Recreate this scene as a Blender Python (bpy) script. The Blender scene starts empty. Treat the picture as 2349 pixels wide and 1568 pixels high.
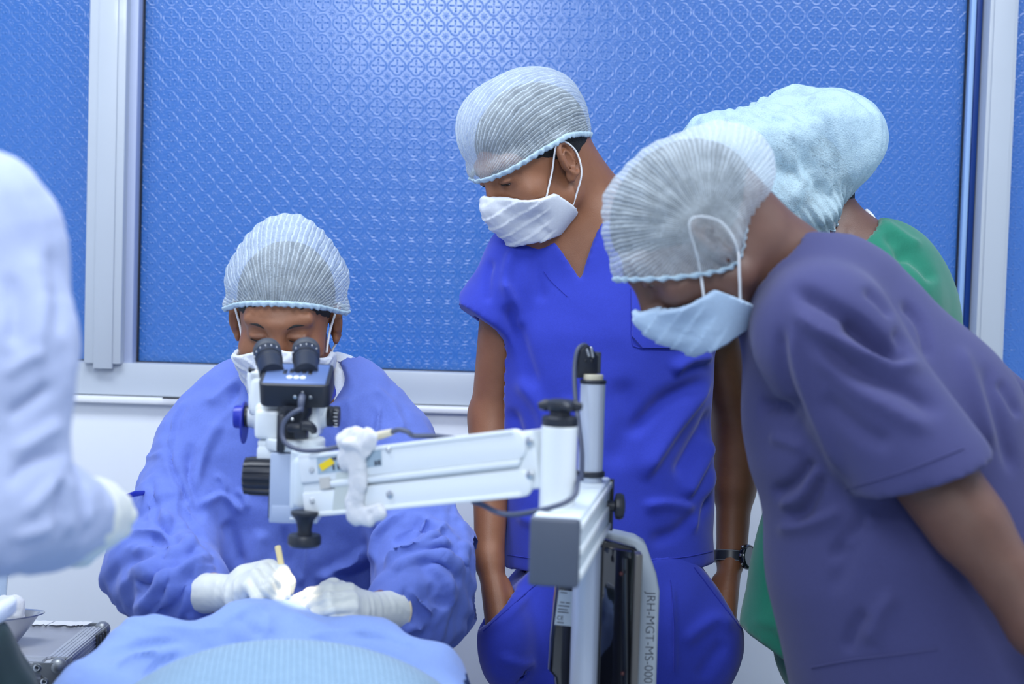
import bpy, bmesh, math, random
import numpy as np
from mathutils import Vector, Matrix

random.seed(7)
rng = np.random.default_rng(7)
scene = bpy.context.scene
COL = scene.collection
# ------------------------------------------------------------------ camera
W, H, F = 2349.0, 1568.0, 3262.0
CAM_H = 1.33
cam_data = bpy.data.cameras.new("camera")
cam = bpy.data.objects.new("camera", cam_data)
COL.objects.link(cam)
scene.camera = cam
cam_data.sensor_width = 36.0
cam_data.lens = 36.0 * F / W
cam_data.clip_start = 0.05
cam_data.clip_end = 60
CAM_ROT = Matrix.Rotation(math.radians(90 - 2.4), 3, 'X') @ Matrix.Rotation(math.radians(1.75), 3, 'Z')
cam.matrix_world = Matrix.Translation((0, 0, CAM_H)) @ CAM_ROT.to_4x4()
cam_data.dof.use_dof = True
cam_data.dof.focus_distance = 2.45
cam_data.dof.aperture_fstop = 2.8
CR = np.array(CAM_ROT)

# ------------------------------------------------------------------ world, lights, exposure
world = bpy.data.worlds.new("world")
scene.world = world
world.use_nodes = True
world.node_tree.nodes["Background"].inputs[0].default_value = (0.72, 0.83, 1.0, 1)
world.node_tree.nodes["Background"].inputs[1].default_value = 0.50
vs = scene.view_settings
vs.view_transform = 'Standard'
vs.look = 'None'
vs.gamma = 1.0
vs.use_curve_mapping = False
vs.exposure = 0.0


def area_light(name, loc, target, sx, sy, power, color):
    d = bpy.data.lights.new(name, 'AREA')
    d.shape = 'RECTANGLE'
    d.size, d.size_y = sx, sy
    d.energy = power
    d.color = color
    o = bpy.data.objects.new(name, d)
    COL.objects.link(o)
    o.location = loc
    o.rotation_euler = (Vector(target) - Vector(loc)).to_track_quat('-Z', 'Y').to_euler()
    return o


COOL = (0.88, 0.94, 1.0)
area_light("ceiling_panel_light", (-0.4, -1.6, 2.72), (-0.4, -1.59, 0), 1.3, 0.9, 52, COOL)
area_light("ceiling_panel_light", (-0.9, 1.9, 2.72), (-0.9, 1.91, 0), 1.2, 0.6, 30, COOL)
area_light("ceiling_panel_light", (1.1, 1.6, 2.72), (1.1, 1.61, 0), 1.2, 0.6, 30, COOL)
# big operating lamp above the table, tilted at the patient
area_light("operating_lamp_light", (-0.35, 0.1, 2.55), (-0.3, 2.2, 0.9), 0.7, 0.7, 20, COOL)


# ------------------------------------------------------------------ helpers: placement
def P(px, py, Z):
    """world point seen at pixel (px, py) at depth Z metres in front of the camera"""
    v = np.array([(px - W / 2) / F * Z, -(py - H / 2) / F * Z, -Z])
    q = CR @ v
    return np.array([q[0], q[1], q[2] + CAM_H])


def project(V):
    q = (np.asarray(V) - np.array([0, 0, CAM_H])) @ CR
    z = -q[:, 2]
    return np.stack([W / 2 + q[:, 0] / z * F, H / 2 - q[:, 1] / z * F, z], 1)


# ------------------------------------------------------------------ helpers: objects
def tag(o, label=None, cat=None, group=None, kind=None):
    if label: o["label"] = label
    if cat: o["category"] = cat
    if group: o["group"] = group
    if kind: o["kind"] = kind
    return o


def thing(name, label, cat, loc, group=None, kind=None):
    o = bpy.data.objects.new(name, None)
    o.empty_display_size = 0.05
    COL.objects.link(o)
    o.location = Vector(loc)
    return tag(o, label, cat, group, kind)


def origin_of(o):
    v = Vector((0, 0, 0))
    while o is not None:
        v += o.location
        o = o.parent
    return v


def link(name, me, mat, parent=None, label=None, local=False):
    """mesh in world coordinates -> object under parent"""
    o = bpy.data.objects.new(name, me)
    COL.objects.link(o)
    mats = mat if isinstance(mat, (list, tuple)) else [mat]
    for m in mats:
        me.materials.append(m)
    if parent is not None:
        o.parent = parent
        if not local:
            me.transform(Matrix.Translation(-origin_of(parent)))
    if label: o["label"] = label
    return o


def bm_obj(name, bm, mat, parent=None, label=None, smooth=True, angle=40):
    bmesh.ops.recalc_face_normals(bm, faces=bm.faces)
    me = bpy.data.meshes.new(name)
    bm.to_mesh(me)
    bm.free()
    if smooth:
        me.polygons.foreach_set("use_smooth", [True] * len(me.polygons))
        me.set_sharp_from_angle(angle=math.radians(angle))
    return link(name, me, mat, parent, label)


def np_obj(name, V, Q, mat, parent=None, label=None, smooth=True):
    me = np_mesh(name, V, Q, smooth)
    return link(name, me, mat, parent, label)


def np_mesh(name, V, Q, smooth=True):
    me = bpy.data.meshes.new(name)
    V = np.asarray(V, np.float32)
    Q = np.asarray(Q, np.int32)
    n = Q.shape[1]
    me.vertices.add(len(V))
    me.vertices.foreach_set("co", V.ravel())
    me.loops.add(Q.size)
    me.loops.foreach_set("vertex_index", Q.ravel())
    me.polygons.add(len(Q))
    me.polygons.foreach_set("loop_start", np.arange(0, Q.size, n, dtype=np.int32))
    me.polygons.foreach_set("use_smooth", np.full(len(Q), smooth))
    me.update(calc_edges=True)
    me.validate()
    return me


def frame(zdir, xhint=(1, 0, 0)):
    z = np.array(zdir, float); z /= np.linalg.norm(z)
    x = np.array(xhint, float); x -= z * x.dot(z)
    if np.linalg.norm(x) < 1e-5:
        x = np.array((0, 1, 0.)) - z * z[1]
    x /= np.linalg.norm(x)
    return np.stack([x, np.cross(z, x), z], 1)


def rot(ax, deg):
    return np.array(Matrix.Rotation(math.radians(deg), 3, ax))


def m4(R, c):
    M = Matrix([list(map(float, r)) for r in np.asarray(R)]).to_4x4()
    M.translation = Vector([float(t) for t in c])
    return M


def add_box(bm, c, size, R=None, bevel=0.002, seg=2):
    R = np.eye(3) if R is None else R
    t = bmesh.new()
    bmesh.ops.create_cube(t, size=1.0)
    bmesh.ops.scale(t, vec=Vector(size), verts=t.verts)
    if bevel > 0:
        bmesh.ops.bevel(t, geom=list(t.edges), offset=min(bevel, min(size) * 0.45), segments=seg, profile=0.5, affect='EDGES')
    bmesh.ops.transform(t, matrix=m4(R, c), verts=t.verts)
    merge(bm, t)
    return bm


def merge(bm, t):
    me = bpy.data.meshes.new("tmp")
    t.to_mesh(me)
    t.free()
    bm.from_mesh(me)
    bpy.data.meshes.remove(me)


def add_lathe(bm, prof, c, axis, n=32, xhint=(1, 0, 0), wob=None):
    """prof: list of (r, t) along axis starting at c; wob(k_angle, r) -> r"""
    R = frame(axis, xhint)
    c = np.array(c, float)
    rings = []
    for (r, t) in prof:
        ring = []
        for k in range(n):
            a = 2 * math.pi * k / n
            rr = wob(a, r) if wob else r
            ring.append(bm.verts.new(c + R @ np.array([rr * math.cos(a), rr * math.sin(a), t])))
        rings.append(ring)
    for a, b in zip(rings[:-1], rings[1:]):
        for k in range(n):
            bm.faces.new((a[k], a[(k + 1) % n], b[(k + 1) % n], b[k]))
    bm.faces.new(list(reversed(rings[0])))
    bm.faces.new(rings[-1])
    return bm


def add_cyl(bm, a, b, r, r2=None, n=24, bev=0.0012):
    a, b = np.array(a, float), np.array(b, float)
    L = np.linalg.norm(b - a)
    r2 = r if r2 is None else r2
    e = min(bev, r * 0.4, r2 * 0.4, L * 0.3)
    return add_lathe(bm, [(r - e, 0), (r, e), (r2, L - e), (r2 - e, L)], a, b - a, n)


def smooth_path(pts, n=8):
    pts = [np.array(p, float) for p in pts]
    out = []
    for i in range(len(pts) - 1):
        p0 = pts[max(i - 1, 0)]; p1 = pts[i]; p2 = pts[i + 1]; p3 = pts[min(i + 2, len(pts) - 1)]
        for k in range(n):
            t = k / n
            out.append(0.5 * (2 * p1 + (p2 - p0) * t + (2 * p0 - 5 * p1 + 4 * p2 - p3) * t * t + (3 * p1 - p0 - 3 * p2 + p3) * t ** 3))
    out.append(pts[-1])
    return out


def add_tube(bm, pts, r, n=10, flat=1.0, smooth=0):
    """tube along a polyline; r a number or list; flat squeezes one cross direction"""
    if smooth:
        m = len(pts)
        pts2 = smooth_path(pts, smooth)
        if not np.isscalar(r):
            r = np.interp(np.linspace(0, m - 1, len(pts2)), np.arange(m), r)
        pts = pts2
    pts = [np.array(p, float) for p in pts]
    rs = [r] * len(pts) if np.isscalar(r) else list(r)
    T = [pts[min(i + 1, len(pts) - 1)] - pts[max(i - 1, 0)] for i in range(len(pts))]
    x = np.array((0.31, 0.2, 0.93))
    rings = []
    for i, p in enumerate(pts):
        R = frame(T[i], x)
        x = R[:, 0]
        rings.append([bm.verts.new(p + R @ np.array([rs[i] * math.cos(2 * math.pi * k / n), rs[i] * flat * math.sin(2 * math.pi * k / n), 0])) for k in range(n)])
    for a, b in zip(rings[:-1], rings[1:]):
        for k in range(n):
            bm.faces.new((a[k], a[(k + 1) % n], b[(k + 1) % n], b[k]))
    bm.faces.new(list(reversed(rings[0])))
    bm.faces.new(rings[-1])
    return bm


def add_prism(bm, outline, R, c, depth, bevel=0.002, seg=2):
    """outline (x, y) list in plane of R[:,0],R[:,1]; extruded by depth along R[:,2] (centred)"""
    t = bmesh.new()
    vs_ = [t.verts.new((x, y, -depth / 2)) for x, y in outline]
    f = t.faces.new(vs_)
    r = bmesh.ops.extrude_face_region(t, geom=[f])
    bmesh.ops.translate(t, vec=(0, 0, depth), verts=[v for v in r['geom'] if isinstance(v, bmesh.types.BMVert)])
    bmesh.ops.recalc_face_normals(t, faces=t.faces)
    if bevel > 0:
        ed = [e for e in t.edges if len(e.link_faces) == 2 and e.calc_face_angle(0) > math.radians(50)]
        bmesh.ops.bevel(t, geom=ed, offset=bevel, segments=seg, profile=0.5, affect='EDGES')
    bmesh.ops.transform(t, matrix=m4(R, c), verts=t.verts)
    merge(bm, t)
    return bm


# ------------------------------------------------------------------ helpers: materials
def mat_new(name):
    m = bpy.data.materials.new(name)
    m.use_nodes = True
    nt = m.node_tree
    return m, nt, nt.nodes["Principled BSDF"], nt.nodes["Material Output"]


def N(nt, kind, **kw):
    n = nt.nodes.new(kind)
    for k, v in kw.items():
        if k.startswith("i_"):
            key = k[2:]
            n.inputs[int(key) if key.isdigit() else key].default_value = v
        else:
            setattr(n, k, v)
    return n


def plain(name, col, rough=0.5, metal=0.0, noise=0.0, scale=40, bump=0.0, spec=0.5, coat=0.0, sheen=0.0):
    m, nt, b, out = mat_new(name)
    b.inputs["Base Color"].default_value = (*col, 1)
    b.inputs["Roughness"].default_value = rough
    b.inputs["Metallic"].default_value = metal
    b.inputs["Specular IOR Level"].default_value = spec
    b.inputs["Coat Weight"].default_value = coat
    b.inputs["Sheen Weight"].default_value = sheen
    tc = N(nt, "ShaderNodeTexCoord")
    nz = N(nt, "ShaderNodeTexNoise", i_Scale=scale, i_Detail=4.0)
    nt.links.new(tc.outputs["Object"], nz.inputs["Vector"])
    if noise > 0:
        mx = N(nt, "ShaderNodeMix", data_type='RGBA')
        mx.inputs[6].default_value = (*[c * (1 - noise) for c in col], 1)
        mx.inputs[7].default_value = (*[min(1, c * (1 + noise)) for c in col], 1)
        nt.links.new(nz.outputs["Fac"], mx.inputs[0])
        nt.links.new(mx.outputs[2], b.inputs["Base Color"])
    if bump > 0:
        bp = N(nt, "ShaderNodeBump", i_Strength=1.0, i_Distance=bump)
        nt.links.new(nz.outputs["Fac"], bp.inputs["Height"])
        nt.links.new(bp.outputs[0], b.inputs["Normal"])
    return m


def cloth(name, col, rough=0.85, weave=900, wb=0.0003, crumple=0.0, cscale=18, sheen=0.15, transl=0.0):
    """woven or nonwoven cloth: fine thread bump plus broad creasing"""
    m, nt, b, out = mat_new(name)
    b.inputs["Base Color"].default_value = (*col, 1)
    b.inputs["Roughness"].default_value = rough
    b.inputs["Specular IOR Level"].default_value = 0.25
    b.inputs["Sheen Weight"].default_value = sheen
    b.inputs["Sheen Roughness"].default_value = 0.5
    tc = N(nt, "ShaderNodeTexCoord")
    nz = N(nt, "ShaderNodeTexNoise", i_Scale=weave, i_Detail=2.0)
    nt.links.new(tc.outputs["Object"], nz.inputs["Vector"])
    b1 = N(nt, "ShaderNodeBump", i_Strength=1.0, i_Distance=wb)
    nt.links.new(nz.outputs["Fac"], b1.inputs["Height"])
    if crumple > 0:
        n2 = N(nt, "ShaderNodeTexNoise", i_Scale=cscale, i_Detail=3.0, i_Distortion=0.8)
        n2.noise_type = 'RIDGED_MULTIFRACTAL'
        nt.links.new(tc.outputs["Object"], n2.inputs["Vector"])
        b2 = N(nt, "ShaderNodeBump", i_Strength=1.0, i_Distance=crumple)
        nt.links.new(n2.outputs["Fac"], b2.inputs["Height"])
        nt.links.new(b2.outputs[0], b1.inputs["Normal"])
    nt.links.new(b1.outputs[0], b.inputs["Normal"])
    mx = N(nt, "ShaderNodeMix", data_type='RGBA')
    mx.inputs[6].default_value = (*[c * 0.9 for c in col], 1)
    mx.inputs[7].default_value = (*[min(1, c * 1.08) for c in col], 1)
    n3 = N(nt, "ShaderNodeTexNoise", i_Scale=300, i_Detail=2.0)
    nt.links.new(tc.outputs["Object"], n3.inputs["Vector"])
    nt.links.new(n3.outputs["Fac"], mx.inputs[0])
    nt.links.new(mx.outputs[2], b.inputs["Base Color"])
    if transl > 0:
        tr = N(nt, "ShaderNodeBsdfTranslucent")
        tr.inputs[0].default_value = (*col, 1)
        ms = N(nt, "ShaderNodeMixShader", i_0=transl)
        nt.links.new(b.outputs[0], ms.inputs[1])
        nt.links.new(tr.outputs[0], ms.inputs[2])
        nt.links.new(ms.outputs[0], out.inputs[0])
    return m


def math_node(nt, op, a, b=None, c=None):
    n = nt.nodes.new("ShaderNodeMath")
    n.operation = op
    for i, v in enumerate((a, b, c)):
        if v is None: continue
        if isinstance(v, (int, float)): n.inputs[i].default_value = v
        else: nt.links.new(v, n.inputs[i])
    return n.outputs[0]


# ------------------------------------------------------------------ helpers: signed-distance sculpting
class Field:
    def __init__(s, lo, hi, h, fine=()):
        s.ax = []
        for d in range(3):
            cuts = [(f[0][d], f[1][d], f[2]) for f in fine]
            xs, x = [], lo[d]
            while x < hi[d] + h:
                xs.append(x)
                step = h
                for a, b_, hf in cuts:
                    if a <= x < b_: step = min(step, hf)
                    elif x < a < x + step: step = max(a - x, hf)
                x += step
            s.ax.append(np.array(xs, np.float32))
        s.h = h
        s.v = np.ones([len(a) for a in s.ax], np.float32)

    def sl(s, lo, hi, pad):
        r = []
        for d in range(3):
            i = np.searchsorted(s.ax[d], lo[d] - pad); j = np.searchsorted(s.ax[d], hi[d] + pad)
            if j <= i: return None
            r.append(slice(i, j))
        return tuple(r)

    def grid(s, sl):
        return s.ax[0][sl[0]][:, None, None], s.ax[1][sl[1]][None, :, None], s.ax[2][sl[2]][None, None, :]

    def add(s, pr, k=0.02, off=0.0):
        lo, hi = bounds(pr)
        sl = s.sl(lo - off, hi + off, k + 2.5 * s.h)
        if sl is None: return s
        d = sdf(pr, *s.grid(sl)) - off
        a = s.v[sl]
        hh = np.maximum(k - np.abs(a - d), 0) / k
        s.v[sl] = np.minimum(a, d) - hh * hh * k * 0.25
        return s

    def sub(s, pr, k=0.005, off=0.0):
        lo, hi = bounds(pr)
        sl = s.sl(lo - off, hi + off, k + 2.5 * s.h)
        if sl is None: return s
        d = -(sdf(pr, *s.grid(sl)) - off)
        a = s.v[sl]
        hh = np.maximum(k - np.abs(a - d), 0) / k
        s.v[sl] = np.maximum(a, d) + hh * hh * k * 0.25
        return s

    def cut(s, c, n):
        """remove the half space on the side n points to"""
        n = np.array(n, float); n /= np.linalg.norm(n)
        X, Y, Z = s.grid((slice(None),) * 3)
        s.v = np.maximum(s.v, ((X - c[0]) * n[0] + (Y - c[1]) * n[1] + (Z - c[2]) * n[2]).astype(np.float32))
        return s

    def sub_planes(s, planes):
        """remove the wedge lying behind every plane (c, n)"""
        X, Y, Z = s.grid((slice(None),) * 3)
        d = None
        for c, n in planes:
            n = np.array(n, float); n /= np.linalg.norm(n)
            e = ((X - c[0]) * n[0] + (Y - c[1]) * n[1] + (Z - c[2]) * n[2]).astype(np.float32)
            d = e if d is None else np.maximum(d, e)
        s.v = np.maximum(s.v, -d)
        return s

    def carve(s, prims, off):
        """hollow out: remove the union of prims inflated by off"""
        t = Field.__new__(Field); t.ax, t.h = s.ax, s.h
        t.v = np.ones_like(s.v)
        for op, pr, k in prims:
            (t.add if op == 'a' else t.sub)(pr, k)
        s.v = np.maximum(s.v, -(t.v - off))
        return s

    def like(s):
        t = Field.__new__(Field); t.ax, t.h = s.ax, s.h
        t.v = np.ones_like(s.v)
        return t

    def blend(s, t, k):
        hh = np.maximum(k - np.abs(s.v - t.v), 0) / k
        s.v = np.minimum(s.v, t.v) - hh * hh * k * 0.25
        return s

    def mesh(s, smooth=1):
        return surface_nets(s.v, s.ax, smooth)


def seg(a, b, r1, r2=None, flat=None):
    """round cone a->b; flat=(direction, factor>1 squeezes along direction)"""
    return ['seg', np.array(a, float), np.array(b, float), r1, r1 if r2 is None else r2, flat]


def cyl(a, b, r1, r2=None, flat=None, both=False):
    """round cone whose end at b (and at a) is cut square"""
    return ['cyl', np.array(a, float), np.array(b, float), r1, r1 if r2 is None else r2, flat, both]


def ell(c, r, R=None):
    return ['ell', np.array(c, float), np.array(r if not np.isscalar(r) else (r, r, r), float), np.eye(3) if R is None else np.array(R, float)]


def box(c, half, R=None, r=0.004):
    return ['box', np.array(c, float), np.array(half, float), np.eye(3) if R is None else np.array(R, float), r]


def tor(c, R, ra, rb, r):
    return ['tor', np.array(c, float), np.array(R, float), ra, rb, r]


def xf(pr, R, c, s=1.0):
    k = pr[0]
    T = lambda p: R @ (np.asarray(p) * s) + c
    if k == 'seg':
        fl = None if pr[5] is None else (R @ np.asarray(pr[5][0], float), pr[5][1])
        return ['seg', T(pr[1]), T(pr[2]), pr[3] * s, pr[4] * s, fl]
    if k == 'cyl':
        q = xf(['seg'] + pr[1:6], R, c, s)
        return ['cyl'] + q[1:] + [pr[6]]
    if k == 'ell': return ['ell', T(pr[1]), pr[2] * s, R @ pr[3]]
    if k == 'box': return ['box', T(pr[1]), pr[2] * s, R @ pr[3], pr[4] * s]
    if k == 'tor': return ['tor', T(pr[1]), R @ pr[2], pr[3] * s, pr[4] * s, pr[5] * s]


def bounds(pr):
    k = pr[0]
    if k in ('seg', 'cyl'):
        r = max(pr[3], pr[4])
        return np.minimum(pr[1], pr[2]) - r, np.maximum(pr[1], pr[2]) + r
    if k == 'tor':
        r = max(pr[3], pr[4]) + pr[5]
        return pr[1] - r, pr[1] + r
    e = np.abs(pr[3]) @ pr[2]
    return pr[1] - e, pr[1] + e


def sdf(pr, X, Y, Z):
    k = pr[0]
    if k == 'seg':
        a, b, r1, r2, fl = pr[1:]
        x, y, z = X - a[0], Y - a[1], Z - a[2]
        d = b - a
        if fl is not None:
            n = np.asarray(fl[0], float); n = n / np.linalg.norm(n); f = fl[1] - 1
            t = (x * n[0] + y * n[1] + z * n[2]) * f
            x, y, z = x + t * n[0], y + t * n[1], z + t * n[2]
            d = d + n * (d.dot(n) * f)
        L = max(d.dot(d), 1e-9)
        t = np.clip((x * d[0] + y * d[1] + z * d[2]) / L, 0, 1)
        return (np.sqrt((x - t * d[0]) ** 2 + (y - t * d[1]) ** 2 + (z - t * d[2]) ** 2) - (r1 + (r2 - r1) * t)).astype(np.float32)
    if k == 'cyl':
        d0 = sdf(['seg'] + pr[1:6], X, Y, Z)
        a, b = pr[1], pr[2]
        n = (b - a) / np.linalg.norm(b - a)
        e = (X - b[0]) * n[0] + (Y - b[1]) * n[1] + (Z - b[2]) * n[2]
        if pr[6]: e = np.maximum(e, -((X - a[0]) * n[0] + (Y - a[1]) * n[1] + (Z - a[2]) * n[2]))
        return np.maximum(d0, e).astype(np.float32)
    c = pr[1]
    x, y, z = X - c[0], Y - c[1], Z - c[2]
    R = pr[2] if k == 'tor' else pr[3]
    u = x * R[0, 0] + y * R[1, 0] + z * R[2, 0]
    v = x * R[0, 1] + y * R[1, 1] + z * R[2, 1]
    w = x * R[0, 2] + y * R[1, 2] + z * R[2, 2]
    if k == 'ell':
        r = pr[2]
        k0 = np.sqrt((u / r[0]) ** 2 + (v / r[1]) ** 2 + (w / r[2]) ** 2)
        k1 = np.sqrt((u / r[0] ** 2) ** 2 + (v / r[1] ** 2) ** 2 + (w / r[2] ** 2) ** 2) + 1e-9
        return (k0 * (k0 - 1) / k1).astype(np.float32)
    if k == 'box':
        h, rr = pr[2] - pr[4], pr[4]
        qx, qy, qz = np.abs(u) - h[0], np.abs(v) - h[1], np.abs(w) - h[2]
        return (np.sqrt(np.maximum(qx, 0) ** 2 + np.maximum(qy, 0) ** 2 + np.maximum(qz, 0) ** 2) + np.minimum(np.maximum(qx, np.maximum(qy, qz)), 0) - rr).astype(np.float32)
    if k == 'tor':
        ra, rb, r = pr[3:]
        l = np.sqrt((u / ra) ** 2 + (v / rb) ** 2) + 1e-9
        ip = (l - 1) * np.sqrt(u * u + v * v) / l
        return (np.sqrt(ip * ip + w * w) - r).astype(np.float32)


def surface_nets(v, ax, smooth=1):
    nx, ny, nz = v.shape
    ins = v < 0
    cnt = np.zeros((nx - 1, ny - 1, nz - 1), np.int8)
    offs = [(i, j, k) for i in (0, 1) for j in (0, 1) for k in (0, 1)]
    for i, j, k in offs:
        cnt += ins[i:nx - 1 + i, j:ny - 1 + j, k:nz - 1 + k]
    mask = (cnt > 0) & (cnt < 8)
    I, J, K = np.nonzero(mask)
    ids = np.full(mask.shape, -1, np.int32)
    ids[I, J, K] = np.arange(len(I))
    val = {o: v[I + o[0], J + o[1], K + o[2]] for o in offs}
    acc = np.zeros((len(I), 3)); n = np.zeros(len(I))
    for o in offs:
        for d in range(3):
            if o[d]: continue
            q = list(o); q[d] = 1; q = tuple(q)
            a, b = val[o], val[q]
            c = (a < 0) != (b < 0)
            t = np.where(c, a / np.where(c, a - b, 1), 0)
            p = np.array(o, float)[None, :].repeat(len(I), 0)
            p[:, d] = t
            acc += p * c[:, None]; n += c
    fr = acc / n[:, None]
    V = np.empty((len(I), 3))
    for d, q in enumerate((I, J, K)):
        V[:, d] = ax[d][q] + fr[:, d] * (ax[d][q + 1] - ax[d][q])
    Q = []
    for d in range(3):
        a = [slice(None)] * 3; b = [slice(None)] * 3
        a[d] = slice(0, -1); b[d] = slice(1, None)
        e1, e2 = [x for x in range(3) if x != d]
        s0, s1 = ins[tuple(a)], ins[tuple(b)]
        ch = s0 != s1
        idx = np.stack(np.nonzero(ch), 1)
        ok = (idx[:, e1] > 0) & (idx[:, e2] > 0) & (idx[:, e1] < v.shape[e1] - 1) & (idx[:, e2] < v.shape[e2] - 1)
        idx = idx[ok]
        fl = s0[idx[:, 0], idx[:, 1], idx[:, 2]]
        quad = []
        for (p, q) in ((-1, -1), (0, -1), (0, 0), (-1, 0)):
            c = idx.copy(); c[:, e1] += p; c[:, e2] += q
            quad.append(ids[c[:, 0], c[:, 1], c[:, 2]])
        quad = np.stack(quad, 1)
        rev = fl if d != 1 else ~fl
        quad[~rev] = quad[~rev][:, ::-1]
        Q.append(quad)
    Q = np.concatenate(Q)
    if smooth: V = laplace(V, Q, smooth)
    return V, Q


def edges_of(Q):
    n = Q.shape[1]
    E = np.concatenate([Q[:, [i, (i + 1) % n]] for i in range(n)])
    E.sort(1)
    key = np.unique(E[:, 0].astype(np.int64) * (Q.max() + 1) + E[:, 1])
    return np.stack([key // (Q.max() + 1), key % (Q.max() + 1)], 1)


def laplace(V, Q, it=1, lam=0.5):
    E = edges_of(Q)
    n = len(V)
    deg = np.maximum(np.bincount(E.ravel(), minlength=n), 1)
    for _ in range(it):
        S = np.stack([np.bincount(E[:, 0], V[E[:, 1], d], n) + np.bincount(E[:, 1], V[E[:, 0], d], n) for d in range(3)], 1)
        V = V + lam * (S / deg[:, None] - V)
    return V


def normals(V, Q):
    a, b = V[Q[:, 2]] - V[Q[:, 0]], V[Q[:, 3 % Q.shape[1]]] - V[Q[:, 1]]
    fn = np.cross(a, b)
    n = len(V)
    Nn = np.zeros((n, 3))
    for i in range(Q.shape[1]):
        for d in range(3):
            Nn[:, d] += np.bincount(Q[:, i], fn[:, d], n)
    return Nn / np.maximum(np.linalg.norm(Nn, axis=1), 1e-12)[:, None]


def one_piece(V, Q, near):
    """only the connected piece of cloth that lies nearest to a point"""
    E = edges_of(Q)
    lab = np.arange(len(V))
    while True:
        m = np.minimum(lab[E[:, 0]], lab[E[:, 1]])
        new = lab.copy()
        np.minimum.at(new, E[:, 0], m); np.minimum.at(new, E[:, 1], m)
        new = new[new]
        if (new == lab).all(): break
        lab = new
    k = lab[np.argmin(((V - near) ** 2).sum(1))]
    keep = lab == k
    idx = np.cumsum(keep) - 1
    return V[keep], idx[Q[keep[Q].all(1)]]


def tri_noise(V, freq, seed, octaves=3, warp=0.35):
    """crumpled-paper height, sharp ridges, 0..1"""
    r = np.random.default_rng(seed)
    h = np.zeros(len(V)); amp = 1.0; tot = 0
    Wp = V + warp / freq * np.stack([np.sin(V @ r.normal(size=3) * freq * 1.7 + r.uniform(0, 6)) for _ in range(3)], 1)
    for o in range(octaves):
        for _ in range(3):
            d = r.normal(size=3); d /= np.linalg.norm(d)
            ph = (Wp @ d) * freq * r.uniform(0.7, 1.3) + r.uniform(0, 1)
            h += amp * (1 - np.abs((ph % 1.0) * 2 - 1))
            tot += amp
        freq *= 1.9; amp *= 0.5
        Wp = V + warp / freq * np.stack([np.sin(V @ r.normal(size=3) * freq * 1.7 + r.uniform(0, 6)) for _ in range(3)], 1)
    return h / tot


def soft_noise(V, freq, seed):
    r = np.random.default_rng(seed)
    h = np.zeros(len(V))
    for _ in range(7):
        d = r.normal(size=3) * freq
        h += np.sin(V @ d + r.uniform(0, 6.28))
    return h / 7


def stroke_fold(V, Nn, strokes):
    """press creases and ridges into a cloth: each stroke is a polyline where the fold runs on the
    side facing the room, its half width and its height in metres (negative: a valley)"""
    pr = project(V)
    to = np.array([0, 0, CAM_H]) - V
    to /= np.linalg.norm(to, axis=1)[:, None]
    face = np.clip((Nn * to).sum(1) * 2.0 + 0.15, 0, 1)
    D = np.zeros(len(V))
    for st in strokes:
        pts, w, amp = st[0], st[1], st[2]
        kind = st[3] if len(st) > 3 else 'g'
        p = np.array(smooth_path([(*q, 0) for q in pts], 5))[:, :2]
        lo, hi = p.min(0) - 4 * w, p.max(0) + 4 * w
        m = np.nonzero((pr[:, 0] > lo[0]) & (pr[:, 0] < hi[0]) & (pr[:, 1] > lo[1]) & (pr[:, 1] < hi[1]) & (face > 0))[0]
        if not len(m): continue
        q = pr[m, :2]
        best = np.full(len(m), 1e9); sg = np.zeros(len(m)); tt = np.zeros(len(m))
        L = np.concatenate([[0], np.cumsum(np.linalg.norm(np.diff(p, axis=0), axis=1))])
        for i in range(len(p) - 1):
            a, b = p[i], p[i + 1]
            d = b - a; l2 = max(d.dot(d), 1e-9)
            t = np.clip(((q - a) @ d) / l2, 0, 1)
            r = q - a - t[:, None] * d
            dist = np.sqrt((r * r).sum(1))
            up = dist < best
            best[up] = dist[up]
            sg[up] = np.sign(d[0] * r[up, 1] - d[1] * r[up, 0])
            tt[up] = (L[i] + t[up] * (L[i + 1] - L[i])) / L[-1]
        s = best / w
        if kind == 'g': pf = np.exp(-s * s)
        elif kind == 'c': pf = (1 - 1.6 * s * s) * np.exp(-s * s)
        else:  # 'f': overlapping fold, steep on one side
            ss = s * sg
            pf = np.where(ss > 0, np.exp(-(ss / 1.4) ** 2), np.exp(-(ss / 0.5) ** 2))
        lim = w * (0.00125 if kind == 'f' else 0.00095)
        amp = max(-lim, min(lim, amp))
        taper = np.clip(np.minimum(tt, 1 - tt) * 5, 0, 1)
        taper = taper * taper * (3 - 2 * taper)
        if len(st) > 4 and st[4]: taper = np.maximum(taper, 0.0) if st[4] == 2 else np.where(tt < 0.5, taper, 1.0)
        D[m] += amp * pf * taper * face[m]
    return V + Nn * D[:, None]
# ------------------------------------------------------------------ materials
M_WALL = plain("painted_wall", (0.80, 0.84, 0.90), 0.28, noise=0.02, scale=3, bump=0.0004, coat=0.3)
M_CEIL = plain("ceiling_paint", (0.85, 0.87, 0.9), 0.8)
M_FLOOR = plain("vinyl_floor", (0.45, 0.5, 0.56), 0.35, noise=0.06, scale=8)
M_ALU = plain("window_aluminium", (0.50, 0.55, 0.62), 0.42, metal=0.0, noise=0.03, scale=6, coat=0.15)
M_ALU_SIDE = plain("window_aluminium_shaded", (0.42, 0.48, 0.66), 0.45)  # shade of the mullion's side face put into a darker colour
M_GASKET = plain("black_gasket", (0.01, 0.012, 0.02), 0.6)
M_GAP = plain("gap_dark_blue", (0.0, 0.035, 0.22), 0.4)
M_WHITE = plain("white_enamel", (0.80, 0.85, 0.88), 0.35, noise=0.02, scale=9, coat=0.2)
M_WHITE2 = plain("white_enamel_body", (0.70, 0.78, 0.84), 0.38, noise=0.015, scale=12)
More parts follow.
